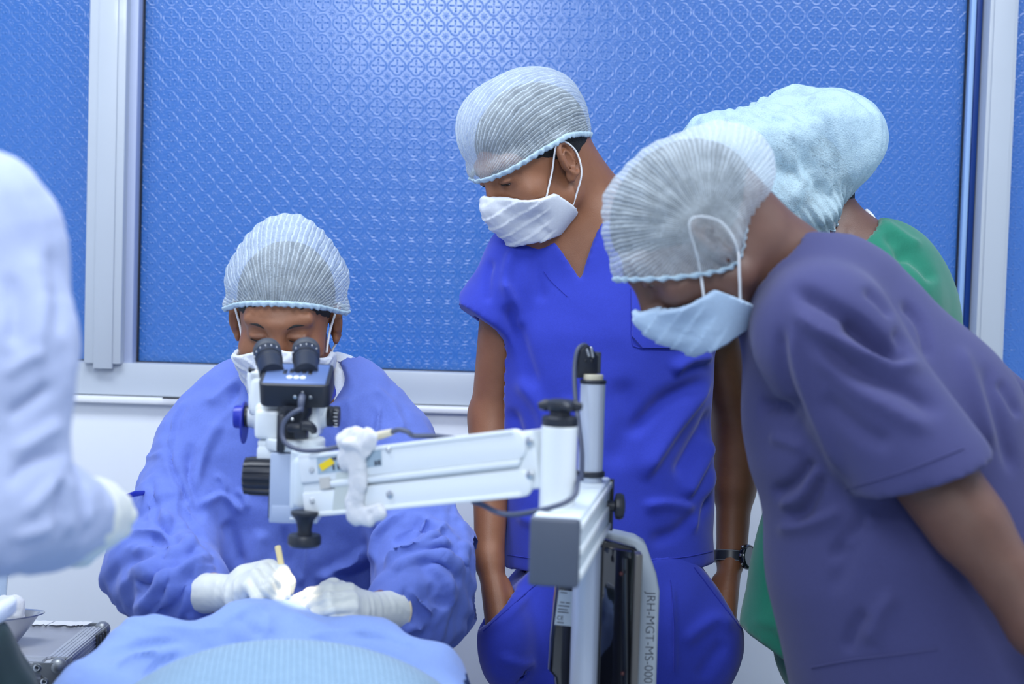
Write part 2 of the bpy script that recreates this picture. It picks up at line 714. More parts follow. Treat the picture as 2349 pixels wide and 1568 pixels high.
M_GREYW = plain("grey_white_metal", (0.42, 0.50, 0.66), 0.4, noise=0.03, scale=12)
M_BLACK = plain("black_plastic", (0.018, 0.022, 0.034), 0.42, noise=0.1, scale=60)
M_BLACKG = plain("black_gloss", (0.010, 0.012, 0.018), 0.13, coat=0.6)
M_RUBBER = plain("eyecup_rubber", (0.05, 0.058, 0.075), 0.6)
M_DGREY = plain("grey_end_cap", (0.075, 0.092, 0.135), 0.5, noise=0.04, scale=200, bump=0.0002)
M_CAMTOP = plain("blue_black_with_sheen", (0.13, 0.20, 0.42), 0.33, metal=0.35)  # base colour raised to carry the ceiling's bluish reflection
M_STEEL = plain("steel", (0.62, 0.64, 0.66), 0.28, metal=1.0)
M_SILVER = plain("silver_pole", (0.55, 0.61, 0.72), 0.35, metal=0.25, coat=0.2)
M_BLUEP = plain("blue_plastic", (0.02, 0.035, 0.42), 0.35)
M_CABLE = plain("grey_cable", (0.07, 0.085, 0.14), 0.45)
M_YELLOW = plain("yellow_sticker", (0.85, 0.62, 0.01), 0.5)
M_LABEL = plain("grey_label", (0.36, 0.47, 0.56), 0.5, noise=0.05)
M_STICK = plain("pale_sticker", (0.62, 0.72, 0.80), 0.5)
M_TAPE = plain("beige_tape", (0.56, 0.55, 0.52), 0.6, noise=0.05)
M_INK = plain("dark_ink", (0.03, 0.035, 0.06), 0.6)
M_BEIGE = plain("beige_plastic", (0.62, 0.58, 0.45), 0.45)
M_GAUZE = cloth("white_gauze", (0.86, 0.87, 0.90), weave=1200, wb=0.0006, crumple=0.002, cscale=50, transl=0.2)
M_HOUSING = plain("pale_grey_housing", (0.46, 0.53, 0.60), 0.45, noise=0.04, scale=14)
M_GLOSSPANEL = plain("glossy_dark_panel", (0.008, 0.009, 0.014), 0.09, coat=1.0)


def glass_material():
    """blue figured glass: pressed quatrefoils and small flowers, daylight glowing through it"""
    m, nt, b, out = mat_new("blue_figured_glass")
    tc = N(nt, "ShaderNodeTexCoord")
    sp = N(nt, "ShaderNodeSeparateXYZ")
    nt.links.new(tc.outputs["Object"], sp.inputs[0])
    pit = 0.0405
    x = math_node(nt, 'DIVIDE', sp.outputs[0], pit)
    z = math_node(nt, 'DIVIDE', sp.outputs[2], pit * 1.08)

    def cell(ox):
        fx = math_node(nt, 'SUBTRACT', math_node(nt, 'FRACT', math_node(nt, 'ADD', x, ox + 50)), 0.5)
        fz = math_node(nt, 'SUBTRACT', math_node(nt, 'FRACT', math_node(nt, 'ADD', z, ox + 50)), 0.5)
        r = math_node(nt, 'SQRT', math_node(nt, 'ADD', math_node(nt, 'MULTIPLY', fx, fx), math_node(nt, 'MULTIPLY', fz, fz)))
        th = math_node(nt, 'ARCTAN2', fz, fx)
        return fx, fz, r, th

    def bell(v, w):
        q = math_node(nt, 'DIVIDE', v, w)
        return math_node(nt, 'EXPONENT', math_node(nt, 'MULTIPLY', math_node(nt, 'MULTIPLY', q, q), -1.0))
    fx, fz, r, th = cell(0.0)
    c4 = math_node(nt, 'COSINE', math_node(nt, 'MULTIPLY', th, 4.0))
    R = math_node(nt, 'MULTIPLY_ADD', math_node(nt, 'SQRT', math_node(nt, 'ABSOLUTE', math_node(nt, 'COSINE', math_node(nt, 'MULTIPLY', th, 2.0)))), 0.11, 0.325)
    ring = bell(math_node(nt, 'SUBTRACT', r, R), 0.036)
    # four long petals at the heart and a dot in each lobe
    pet = math_node(nt, 'MULTIPLY', bell(math_node(nt, 'SUBTRACT', r, 0.12), 0.06), math_node(nt, 'POWER', math_node(nt, 'MAXIMUM', c4, 0.0), 3.0))
    dots = math_node(nt, 'MULTIPLY', bell(math_node(nt, 'SUBTRACT', r, 0.27), 0.035), math_node(nt, 'POWER', math_node(nt, 'MAXIMUM', c4, 0.0), 10.0))
    fx2, fz2, r2, th2 = cell(0.5)
    c8 = math_node(nt, 'COSINE', math_node(nt, 'MULTIPLY', th2, 8.0))
    flo = math_node(nt, 'MULTIPLY', bell(math_node(nt, 'SUBTRACT', r2, 0.13), 0.045), math_node(nt, 'MAXIMUM', c8, 0.0))
    flo = math_node(nt, 'ADD', flo, bell(r2, 0.05))
    h = math_node(nt, 'ADD', math_node(nt, 'MULTIPLY', ring, 0.5), math_node(nt, 'MULTIPLY', pet, 1.0))
    h = math_node(nt, 'ADD', h, math_node(nt, 'MULTIPLY', dots, 2.0))
    h = math_node(nt, 'ADD', h, math_node(nt, 'MULTIPLY', flo, 0.8))
    nz = N(nt, "ShaderNodeTexNoise", i_Scale=60.0, i_Detail=2.0)
    nt.links.new(tc.outputs["Object"], nz.inputs["Vector"])
    h = math_node(nt, 'MULTIPLY_ADD', nz.outputs["Fac"], 0.25, h)
    bp = N(nt, "ShaderNodeBump", i_Strength=1.0, i_Distance=0.00075)
    nt.links.new(h, bp.inputs["Height"])
    col = (0.080, 0.285, 0.69, 1)
    b.inputs["Base Color"].default_value = col
    b.inputs["Roughness"].default_value = 0.30
    b.inputs["Specular IOR Level"].default_value = 0.9
    b.inputs["Coat Weight"].default_value = 0.8
    b.inputs["Coat Roughness"].default_value = 0.22
    nt.links.new(bp.outputs[0], b.inputs["Coat Normal"])
    b.inputs["Coat IOR"].default_value = 1.95
    nt.links.new(bp.outputs[0], b.inputs["Normal"])
    tr = N(nt, "ShaderNodeBsdfTranslucent")
    tr.inputs[0].default_value = (0.12, 0.42, 0.93, 1)
    nt.links.new(bp.outputs[0], tr.inputs[1])
    ms = N(nt, "ShaderNodeMixShader", i_0=0.52)
    nt.links.new(b.outputs[0], ms.inputs[1])
    nt.links.new(tr.outputs[0], ms.inputs[2])
    nt.links.new(ms.outputs[0], out.inputs[0])
    return m


M_GLASS = glass_material()

# ------------------------------------------------------------------ the room
YW = 3.0          # inner face of the window frame
XL, XR, YB, ZC = -2.3, 2.5, -2.6, 2.80


def struct(name, bm, mat, parent=None, label=None):
    o = bm_obj(name, bm, mat, parent, label)
    if parent is None: o["kind"] = "structure"
    return o


SILL = P(400, 912, YW + .02)[2]
struct("floor", add_box(bmesh.new(), ((XL + XR) / 2, (YB + YW) / 2, -0.05), (XR - XL + .4, YW - YB + .4, 0.1), bevel=0), M_FLOOR)
struct("ceiling", add_box(bmesh.new(), ((XL + XR) / 2, (YB + YW) / 2, ZC + 0.05), (XR - XL + .4, YW - YB + .4, 0.1), bevel=0), M_CEIL)
struct("wall_left", add_box(bmesh.new(), (XL - .05, (YB + YW) / 2, ZC / 2), (0.1, YW - YB, ZC), bevel=0), M_WALL)
struct("wall_right", add_box(bmesh.new(), (XR + .05, (YB + YW) / 2, ZC / 2), (0.1, YW - YB, ZC), bevel=0), M_WALL)
bm = bmesh.new()
WT = 0.16
add_box(bm, ((XL + XR) / 2, YW + WT / 2, SILL / 2), (XR - XL, WT, SILL), bevel=0.004)
add_box(bm, ((XL + XR) / 2, YW + WT / 2, (2.62 + ZC) / 2), (XR - XL, WT, ZC - 2.62), bevel=0)
struct("wall_back", bm, M_WALL)
bm = bmesh.new()
add_box(bm, ((XL + XR) / 2, YW - 0.004, SILL - 0.006), (XR - XL, 0.035, 0.014), bevel=0.004)
struct("trim_1", bm, plain("sill_paint", (0.86, 0.88, 0.92), 0.3), label="white painted ledge under the window")

win = thing("window_1", "wide aluminium window with blue figured glass panes", None, (0, YW, SILL), kind="structure")
wx = lambda px, py, Z=YW: P(px, py, Z)[0]
# vertical lines measured where they cross the height of the frame's middle
L0, L1, L2 = wx(209, 450), wx(270, 450), wx(306, 450)
R0, R1, R2 = wx(2234, 450), wx(2246, 450), wx(2311, 450)
ZB = P(600, 845, YW)[2]     # top of the bottom rail
ZT = 2.56
DF = 0.07
bm = add_box(bmesh.new(), ((XL + XR) / 2, YW + DF / 2 + .01, (SILL + ZB) / 2 + .002), (XR - XL, DF, ZB - SILL), bevel=0.003)
bm_obj("bottom_rail", bm, M_ALU, win)
bm = add_box(bmesh.new(), ((XL + XR) / 2, YW + DF / 2 + .01, (ZT + 2.62) / 2), (XR - XL, DF, 2.62 - ZT), bevel=0.003)
bm_obj("top_rail", bm, M_ALU, win)
# left mullion: broad face with a raised centre strip, and the deep side face turned to the middle pane
bm = bmesh.new()
add_box(bm, ((L0 + L1) / 2 + .006, YW + .03, (ZB + ZT) / 2), (L1 - L0 + .022, 0.075, ZT - ZB), bevel=0.003)
add_box(bm, ((L0 + L1) / 2 + .008, YW - .006, (ZB + ZT) / 2 - .005), (L1 - L0 - .016, 0.012, ZT - ZB + .01), bevel=0.002)
bm_obj("mullion", bm, M_ALU, win)
bm = add_box(bmesh.new(), ((L1 + L2) / 2 + .004, YW + .045, (ZB + ZT) / 2), (L2 - L1 - .006, 0.05, ZT - ZB), bevel=0.002)
bm_obj("sash_stile", bm, M_ALU_SIDE, win)
bm = bmesh.new()
add_box(bm, ((R1 + R2) / 2, YW + .03, (ZB + ZT) / 2), (R2 - R1, 0.075, ZT - ZB), bevel=0.003)
add_box(bm, ((R1 + R2) / 2, YW - .006, (ZB + ZT) / 2), (R2 - R1 - .016, 0.012, ZT - ZB), bevel=0.002)
bm_obj("mullion", bm, M_ALU, win)
bm = add_box(bmesh.new(), ((R0 + R1) / 2 - .002, YW + .05, (ZB + ZT) / 2), (R1 - R0, 0.03, ZT - ZB), bevel=0.001)  # solid strip coloured dark where there is an open gap
bm_obj("gap_strip", bm, M_GAP, win, "dark blue gap beside the right mullion")
bm = add_box(bmesh.new(), (R0 - .0085, YW + .052, (ZB + ZT) / 2), (.010, 0.03, ZT - ZB), bevel=0.001)
bm_obj("sash_stile", bm, plain("pale_sash_edge", (0.32, 0.5, 0.82), 0.35), win, "pale glass edge beside the dark gap")


def pane(x0, x1, name="glass_pane"):
    bm = add_box(bmesh.new(), (0, 0, 0), (x1 - x0, 0.006, ZT - ZB), bevel=0)
    bmesh.ops.translate(bm, vec=((x0 + x1) / 2, YW + .068, (ZB + ZT) / 2), verts=bm.verts)
    bm_obj(name, bm, M_GLASS, win, smooth=False)
    g = bmesh.new()
    w = 0.004
    add_box(g, ((x0 + x1) / 2, YW + .06, ZB + w / 2), (x1 - x0, 0.012, w), bevel=0)
    add_box(g, (x0 + w / 2, YW + .06, (ZB + ZT) / 2), (w, 0.012, ZT - ZB), bevel=0)
    add_box(g, (x1 - w / 2, YW + .06, (ZB + ZT) / 2), (w, 0.012, ZT - ZB), bevel=0)
    bm_obj("gasket", g, M_GASKET, win)


pane(XL, L0 + .002)
pane(L2, R0 - .012)
pane(R2, XR)
bm = add_box(bmesh.new(), tuple(P(392, 913, YW - .025)), (0.035, 0.006, 0.003), bevel=0.001)
bm_obj("drain_slot", bm, M_GASKET, win)
# ------------------------------------------------------------------ surgical microscope
EX, EY, EZ = np.eye(3)


def pbox(bm, x0, y0, x1, y1, Z, depth, bevel=0.003, R=None, seg=2):
    """box whose front face fills the pixel rectangle at depth Z"""
    c = P((x0 + x1) / 2, (y0 + y1) / 2, Z)
    c = c + np.array([0, depth / 2, 0]) if R is None else c + np.asarray(R)[:, 1] * depth / 2
    return add_box(bm, c, ((x1 - x0) * Z / F, depth, (y1 - y0) * Z / F), R, bevel, seg)


base_c = P(1340, 1500, 1.98)
scope = thing("surgical_microscope", "white operating microscope on a silver pole, its jointed arm reaching to the seated surgeon", "microscope", (base_c[0], base_c[1], 0))


def part(name, bm, mat, parent=scope, label=None, angle=40):
    return bm_obj(name, bm, mat, parent, label, angle=angle)


# pole and foot
pole_x, pole_y = base_c[0], base_c[1]
pole_bot = 0.12
top_z = P(1350, 876, 1.98)[2]
bm = bmesh.new()
add_cyl(bm, (pole_x, pole_y, P(1350, 1085, 1.98)[2] - .02), (pole_x, pole_y, top_z), 0.0172, n=36)
part("upper_pole", bm, M_SILVER)
bm = add_cyl(bmesh.new(), (pole_x, pole_y, pole_bot), (pole_x, pole_y, P(1340, 1250, 1.98)[2]), 0.0192, n=36)
part("lower_pole", bm, M_SILVER)
bm = bmesh.new()
add_cyl(bm, (pole_x, pole_y, top_z - .001), (pole_x, pole_y, top_z + .005), 0.0185, n=36)
part("pole_collar", bm, M_BLACK)
zc = P(1352, 1083, 1.98)[2]
bm = add_cyl(bmesh.new(), (pole_x, pole_y, zc - .004), (pole_x, pole_y, zc + .004), 0.0205, n=36)
part("pole_collar", bm, M_BLACK)
bm = bmesh.new()
for k in range(5):
    a = 2 * math.pi * k / 5 + .3
    e = np.array([pole_x + .24 * math.cos(a), pole_y + .24 * math.sin(a), 0.075])
    add_tube(bm, [(pole_x, pole_y, .10), e], [0.03, 0.018], n=12)
add_cyl(bm, (pole_x, pole_y, 0.06), (pole_x, pole_y, 0.16), .05)
base = part("star_base", bm, M_WHITE)
for k in range(5):
    a = 2 * math.pi * k / 5 + .3
    e = np.array([pole_x + .24 * math.cos(a), pole_y + .24 * math.sin(a), 0.034])
    bm = add_cyl(bmesh.new(), e - EX * .011, e + EX * .011, 0.034, n=20)
    add_cyl(bm, e, e + EZ * .045, .009, n=10)
    part("caster", bm, M_BLACK, base)

# connector on top of the pole
bm = bmesh.new()
Zt = 1.972
add_cyl(bm, (pole_x, pole_y, top_z + .004), (pole_x, pole_y, top_z + .012), .014)
part("pole_plug", bm, M_BEIGE)
bm = bmesh.new()
Rc = rot('Z', 28)
c0 = P(1345, 833, Zt)
out = [(-.017, -.020), (.013, -.020), (.014, .010), (.004, .022), (-.004, .026), (-.013, .020), (-.017, .006)]
add_prism(bm, out, np.stack([Rc[:, 0], EZ, Rc[:, 1]], 1), c0, 0.017, 0.0015)
plug = part("cable_plug", bm, M_BLACK)
for q in (-.006, .004):
    bm = add_cyl(bmesh.new(), c0 + EZ * .004 + Rc[:, 0] * q - Rc[:, 1] * .010, c0 + EZ * .004 + Rc[:, 0] * q - Rc[:, 1] * .007, .0022, n=10)
    part("plug_screw", bm, M_BLACKG, plug)
bm = add_box(bmesh.new(), c0 + Rc[:, 0] * .017 + EZ * .001, (.006, .014, .030), Rc, .001)
part("plug_shell", bm, M_RUBBER, plug)
bm = add_cyl(bmesh.new(), P(1360, 820, 1.965), P(1356, 795, 1.965), .0022, n=10)
add_cyl(bm, P(1352, 818, 1.962), P(1346, 800, 1.962), .002, n=10)
part("thumb_screw", bm, M_STEEL, plug)
bm = add_tube(bmesh.new(), [P(1352, 800, Zt), P(1340, 791, 1.965), P(1325, 803, 1.96), P(1318, 845, 1.955), P(1320, 910, 1.94), P(1328, 975, 1.92), P(1335, 1040, 1.91), P(1334, 1102, 1.905)], .0032, 10, smooth=8)
part("cable", bm, M_CABLE)

# cross box running towards the camera, grey cap on its near end
bx_n, bx_f = P(1273, 1255, 1.66), P(1352, 1163, 2.03)
ax_ = bx_f - bx_n; ax_[2] = 0
Lb = np.linalg.norm(ax_); ay = ax_ / Lb
Rb = np.stack([np.cross(ay, EZ), ay, EZ], 1)
wb, hb = 0.058, 0.080
cz = (bx_n[2] + bx_f[2]) / 2
bc = np.array([(bx_n[0] + bx_f[0]) / 2, (bx_n[1] + bx_f[1]) / 2, cz])
bm = add_box(bmesh.new(), bc, (wb, Lb, hb), Rb, .004, 3)
boxarm = part("cross_arm", bm, M_WHITE2)
bm = add_box(bmesh.new(), bc - ay * (Lb / 2 + .003), (wb + .001, .012, hb + .001), Rb, .0045, 3)
part("end_cap", bm, M_DGREY, boxarm, "dark grey plastic end cap")
for dz in (-.5 * hb + .012, .0, .5 * hb - .010):
    bm = add_box(bmesh.new(), bc + Rb[:, 0] * (wb / 2 + .001) + EZ * dz, (.005, Lb - .012, .009), Rb, .002)
    part("rail", bm, M_WHITE, boxarm)
bm = add_box(bmesh.new(), bc + ay * (Lb / 2 + .002) + Rb[:, 0] * .002, (wb + .006, .006, hb - .006), Rb, .001)
part("end_plate", bm, M_BLACK, boxarm)
kc = P(1399, 1160, 1.99)
bm = add_cyl(bmesh.new(), kc - EX * .010, kc + EX * .008, .0075)
add_lathe(bm, [(.009, 0), (.0175, .002), (.0185, .008), (.0165, .013), (.008, .015)], kc + EX * .006, EX, 30, wob=lambda a, r: r * (1 + .03 * math.cos(8 * a)))
part("clamp_knob", bm, M_BLACK)

# knuckle standing on the cross box
kx = P(1281, 1060, 1.74)
zk0, zk1 = P(1281, 1162, 1.74)[2], P(1281, 976, 1.74)[2]
bm = add_cyl(bmesh.new(), (kx[0], kx[1], zk0 - .012), (kx[0], kx[1], zk1), .0222, n=40)
part("knuckle", bm, M_WHITE)
bm = add_lathe(bmesh.new(), [(.0215, 0), (.0222, .002), (.0222, .010), (.020, .012), (.013, .0125), (.013, .018)], (kx[0], kx[1], zk1 + .0005), EZ, 36)
part("knuckle_cap", bm, M_BLACK)
bm = bmesh.new()
kz = zk1 + .022
add_lathe(bm, [(.012, -.006), (.016, -.002), (.018, .003), (.017, .008), (.010, .011)], (kx[0], kx[1], kz), EZ, 30)
for a in (175, 295, 55, 5):
    d = np.array([math.cos(math.radians(a)), math.sin(math.radians(a)), 0])
    add_tube(bm, [np.array((kx[0], kx[1], kz + .003)), np.array((kx[0], kx[1], kz + .003)) + d * .019, np.array((kx[0], kx[1], kz + .002)) + d * .027], [.007, .0075, .004], 10)
part("star_knob", bm, M_BLACK)
bm = add_lathe(bmesh.new(), [(.026, 0), (.028, .002), (.028, .006), (.024, .008)], (kx[0] - .004, kx[1], zk0 - .020), EZ, 30)
part("knuckle_flange", bm, M_STEEL)

# the sloping parallelogram arm
A0, A1 = P(712, 1112, 1.93), P(1225, 1056, 1.76)
ad = A1 - A0
ax1 = ad / np.linalg.norm(ad)
ux = np.array([ax1[0], ax1[1], 0]); ux /= np.linalg.norm(ux)
Ra = np.stack([ax1, EZ - ax1 * ax1[2], np.cross(ax1, EZ)], 1)
Ra[:, 1] /= np.linalg.norm(Ra[:, 1]); Ra[:, 2] = np.cross(Ra[:, 0], Ra[:, 1])
La = np.linalg.norm(ad)
hA = 0.084
sx = .5


def armbar(y0, y1, x0, x1, z, th, r1, bev=.002):
    """bar along the arm: rounded far end"""
    o = [(x0, y0)]
    yc, rr = (y0 + y1) / 2, (y1 - y0) / 2
    o += [(x1 - rr * .8, y0)]
    for k in range(1, 8):
        a = -math.pi / 2 + math.pi * k / 8
        o.append((x1 - rr * .8 + r1 * rr * math.cos(a), yc + rr * math.sin(a)))
    o += [(x1 - rr * .8, y1), (x0, y1)]
    return o


mid = (A0 + A1) / 2
bm = bmesh.new()
add_prism(bm, [(-La / 2 - .004, -hA / 2 + .004), (La / 2 + .012, -hA / 2 + .008), (La / 2 + .012, hA / 2 - .004), (-La / 2 - .004, hA / 2 - .004)], Ra, mid, .030, .003)
arm = part("arm", bm, M_WHITE)
fz = Ra[:, 2] * .5 if Ra[1, 2] < 0 else Ra[:, 2] * -.5
fz = fz * 2  # unit vector out of the arm towards the camera side
for (y0, y1) in ((.004, hA / 2), (-hA / 2, -.008)):
    bm = add_prism(bmesh.new(), armbar(y0, y1, -La / 2 + .0, La / 2 + .004, 0, 0, .75), Ra, mid + fz * .017, .008, .0025, 3)
    part("arm_cover", bm, M_WHITE, arm)
bm = add_prism(bmesh.new(), [(-La / 2 + .05, -.005), (La / 2 - .012, -.004), (La / 2 - .006, .004), (-La / 2 + .05, .004)], Ra, mid + fz * .019, .008, .002)
part("arm_rib", bm, M_WHITE, arm)
for yy in (hA / 2 - .003, -hA / 2 + .003):
    bm = add_prism(bmesh.new(), [(-La / 2 + .02, yy - .003), (La / 2 - .012, yy - .003), (La / 2 - .012, yy + .003), (-La / 2 + .02, yy + .003)], Ra, mid + fz * .0205, .005, .0015)
    part("arm_rib", bm, M_WHITE, arm)


def on_arm(px, py, lift):
    """point on the arm's camera-side face under that pixel"""
    o = np.array([0, 0, CAM_H]); d = P(px, py, 1.0) - o
    c = mid + fz * lift
    t = (c - o).dot(fz) / d.dot(fz)
    return o + d * t


for (px, py) in ((1215, 1011), (1216, 1088), (895, 1133), (716, 1078), (717, 1148), (892, 1031)):
    big = px > 880 and py != 1031
    c = on_arm(px, py, .021)
    bm = add_lathe(bmesh.new(), [(.0055 if big else .0042, -.001), (.0052 if big else .004, .002), (.003, .0032)], c, fz, 16)
    add_cyl(bm, c + fz * .0028, c + fz * .0036, .0018, n=6, bev=0)
    part("screw", bm, M_STEEL, arm)


def sticker(name, quad, lift, mat, parent=arm, label=None, th=.0006):
    pts = [on_arm(x, y, lift) for x, y in quad]
    bm = bmesh.new()
    v0 = [bm.verts.new(p) for p in pts]
    v1 = [bm.verts.new(p + fz * th) for p in pts]
    bm.faces.new(v1)
    for i in range(len(pts)):
        bm.faces.new((v0[i], v0[(i + 1) % len(pts)], v1[(i + 1) % len(pts)], v1[i]))
    return part(name, bm, mat, parent, label)


lab = sticker("label", [(727, 1050), (783, 1043), (785, 1080), (730, 1087)], .0212, M_LABEL, label="grey warning label")
sticker("label_patch", [(731, 1066), (760, 1049), (768, 1062), (740, 1080)], .0220, M_YELLOW, label="yellow printed patch")
sticker("label_print", [(758, 1050), (779, 1046), (781, 1052), (764, 1055)], .0220, M_INK)
sticker("label_print", [(763, 1066), (767, 1065), (768, 1077), (764, 1078)], .0220, M_INK)
sticker("label_print", [(774, 1064), (779, 1063), (780, 1075), (775, 1076)], .0220, M_INK)
sticker("label", [(838, 1035), (874, 1030), (876, 1067), (841, 1072)], .0212, M_LABEL, label="grey label right of the gauze")
sticker("label_print", [(859, 1057), (864, 1056), (865, 1066), (860, 1067)], .0220, M_INK)
sticker("label_print", [(867, 1055), (872, 1054), (873, 1065), (868, 1066)], .0220, M_INK)
sticker("tape", [(732, 1096), (757, 1093), (758, 1118), (735, 1121)], .0214, M_TAPE, label="beige tape")
sticker("tape", [(772, 1085), (812, 1080), (806, 1172), (762, 1176)], .0212, plain("clear_tape", (0.55, 0.60, 0.58), .3), label="dull old tape")

# vertical block the arm is hinged on
bm = bmesh.new()
pbox(bm, 664, 1030, 742, 1172, 1.925, .05, .006, seg=3)
head_block = part("hinge_block", bm, M_WHITE2)
bm = pbox(bmesh.new(), 668, 1048, 706, 1170, 1.915, .03, .012, seg=4)
part("hinge_pin_cover", bm, M_WHITE2, head_block)
bm = bmesh.new()
pbox(bm, 618, 1040, 684, 1200, 1.955, .05, .002)
pbox(bm, 622, 1160, 728, 1200, 1.955, .05, .002)
part("focus_column", bm, M_GREYW)
bm = pbox(bmesh.new(), 708, 1184, 727, 1199, 1.9535, .004, .0005)
pbox(bm, 664, 1187, 684, 1192, 1.9535, .004, .0005)
part("scale_plate", bm, M_WHITE)
bm = pbox(bmesh.new(), 615, 1138, 621, 1188, 1.965, .04, .0005)
part("slide_strip", bm, M_BLACK)
bm = bmesh.new()
pbox(bm, 588, 1024, 660, 1062, 1.975, .055, .004)
pbox(bm, 590, 1010, 660, 1026, 1.98, .05, .003)
part("body_lower", bm, M_WHITE)
c = P(668, 1022, 1.96)
bm = add_lathe(bmesh.new(), [(.0405, -.008), (.042, -.006), (.042, .006), (.040, .008)], c + EY * .035, EZ, 40)
part("mount_ring", bm, M_WHITE)

# big knurled focus knob
kc = P(626, 1097, 1.965) + EY * .02
bm = add_lathe(bmesh.new(), [(.018, -.004), (.0225, 0), (.0262, .004), (.0258, .034), (.0247, .038), (.0247, .042), (.020, .0435)], kc, -EX + EZ * .0, 96,
               wob=lambda a, r: r * (1 + (.05 * (1 if math.cos(16 * a) > 0 else -1) if .024 < r < .0263 else 0)))
part("focus_knob", bm, M_BLACK, angle=25)

# lower lock knob
c = P(700, 1172, 1.90)
bm = add_lathe(bmesh.new(), [(.019, 0), (.019, -.004), (.012, -.012), (.0095, -.024), (.010, -.031), (.021, -.0315), (.0225, -.035), (.0225, -.043), (.019, -.047), (.008, -.048)], c, EZ, 36)
part("lock_knob", bm, M_BLACK)

# zoom body
bm = bmesh.new()
pbox(bm, 581, 925, 729, 1009, 1.985, .075, .010, seg=3)
pbox(bm, 583, 940, 640, 1008, 1.972, .03, .006, seg=3)
zoom = part("zoom_body", bm, M_WHITE)
bm = bmesh.new()
o = [(562, 852), (600, 850), (600, 950), (590, 948), (575, 935), (566, 905), (562, 880)]
Zh = 2.0
o2 = [((x - 640) * Zh / F, -(y - 900) * Zh / F) for x, y in o]
add_prism(bm, o2, np.stack([EX, EZ, -EY], 1), P(640, 900, Zh) + EY * .045, .075, .006, 3)
pbox(bm, 566, 862, 745, 960, 2.005, .07, .012, seg=3)
part("binocular_housing", bm, M_WHITE)
bm = add_cyl(bmesh.new(), P(574, 848, 1.99), P(585, 848, 1.99), .0022, n=10)
add_cyl(bm, P(570, 848, 1.99), P(577, 848, 1.99), .0042, n=12)
part("set_screw", bm, M_BLACK)
# left zoom knob with blue cap and disc
c = P(585, 958, 2.01) + EY * .02
bm = add_lathe(bmesh.new(), [(.020, 0), (.0165, .010), (.0158, .014)], c + EX * .002, -EX, 32)
part("knob_cone", bm, M_WHITE)
bm = add_cyl(bmesh.new(), P(571, 958, 2.01) + EY * .02, P(557, 958, 2.01) + EY * .02, .0155, n=32)
part("zoom_knob", bm, M_BLACK)
bm = add_lathe(bmesh.new(), [(.030, 0), (.0305, .001), (.0305, .0015), (.030, .0022)], P(556, 972, 2.01) + EY * .02, -EX, 40)
part("knob_shield", bm, M_BLUEP)
bm = add_lathe(bmesh.new(), [(.0165, 0), (.0165, .010), (.0155, .0135), (.012, .014)], P(554, 959, 2.01) + EY * .02, -EX, 32)
part("knob_cover", bm, M_BLUEP)
# right zoom knob
c = P(726, 957, 2.01) + EY * .02
bm = add_lathe(bmesh.new(), [(.021, 0), (.0158, .011), (.0155, .013)], c, EX, 32)
part("knob_cone", bm, M_WHITE)
c = P(745, 957, 2.01) + EY * .02
bm = add_lathe(bmesh.new(), [(.0145, 0), (.0150, .001), (.0150, .008), (.0144, .009), (.0144, .010), (.0150, .011), (.0150, .017), (.014, .0185), (.008, .0187)], c, EX, 40)
rk = part("zoom_knob", bm, M_BLACK)
for k, (yy, ln) in enumerate(((941, 7), (947, 9), (956, 9), (965, 9), (972, 6), (978, 9))):
    bm = pbox(bmesh.new(), 775 - ln - 1, yy - 1, 775 - 1, yy + 1, 2.01 + .0045 + .0006 * abs(k - 2.5) ** 2, .002, 0)
    part("scale_mark", bm, plain("mark_white", (.8, .82, .85), .5) if k == 0 else bpy.data.materials["mark_white"], rk)

# camera coupler and lever
bm = bmesh.new()
c = P(673, 930, 1.965) + EY * .015
add_lathe(bm, [(.0238, 0), (.0238, -.012), (.020, -.018), (.0195, -.046), (.018, -.048)], c, EZ, 36)
part("camera_coupler", bm, M_BLACK)
bm = pbox(bmesh.new(), 634, 950, 652, 1036, 1.945, .012, .002)
part("coupler_strip", bm, M_BLACK)
bm = bmesh.new()
pbox(bm, 655, 972, 702, 992, 1.935, .02, .006)
pbox(bm, 674, 978, 704, 1007, 1.937, .018, .003)
add_tube(bm, [P(690, 975, 1.93), P(708, 976, 1.935), P(718, 984, 1.94), P(720, 993, 1.942)], [.0065, .007, .006, .004], 10, smooth=4)
part("clamp_lever", bm, M_BLACK)
bm = add_cyl(bmesh.new(), P(671, 962, 1.945), P(671, 962, 1.940), .0022, n=12)
part("coupler_screw", bm, M_STEEL)

# camera module
Rm = rot('X', 25)
cm = P(675, 886, 1.955) + EY * .028
bm = add_box(bmesh.new(), (0, 0, 0), (.0975, .066, .035), None, 0, 1)
ve = [e for e in bm.edges if abs(e.verts[0].co.z - e.verts[1].co.z) > .01]
bmesh.ops.bevel(bm, geom=ve, offset=.011, segments=5, profile=.5, affect='EDGES')
he = [e for e in bm.edges if abs(e.verts[0].co.z - e.verts[1].co.z) < .0001 and e.calc_face_angle(0) > .8]
bmesh.ops.bevel(bm, geom=he, offset=.0016, segments=2, profile=.5, affect='EDGES')
bmesh.ops.transform(bm, matrix=m4(Rm, cm), verts=bm.verts)
cammod = part("camera_module", bm, M_BLACK)
top = bmesh.new()
add_box(top, cm + Rm @ np.array([0, 0, 0.0176]), (.086, .056, .0012), Rm, .0005)
part("top_plate", top, M_CAMTOP, cammod, "blue-black top plate")
for k, xx in enumerate((-.0175, -.0090, 0, .0090, .0175)):
    yy = .012 - (abs(k - 2) == 2) * .004 - (abs(k - 2) == 1) * .001
    bm = add_box(bmesh.new(), cm + Rm @ np.array([xx + .001, yy - .004, 0.0184]), (.0055, .012, .0012), Rm, .0004)
    part("vent_slot", bm, M_BLACKG, cammod)
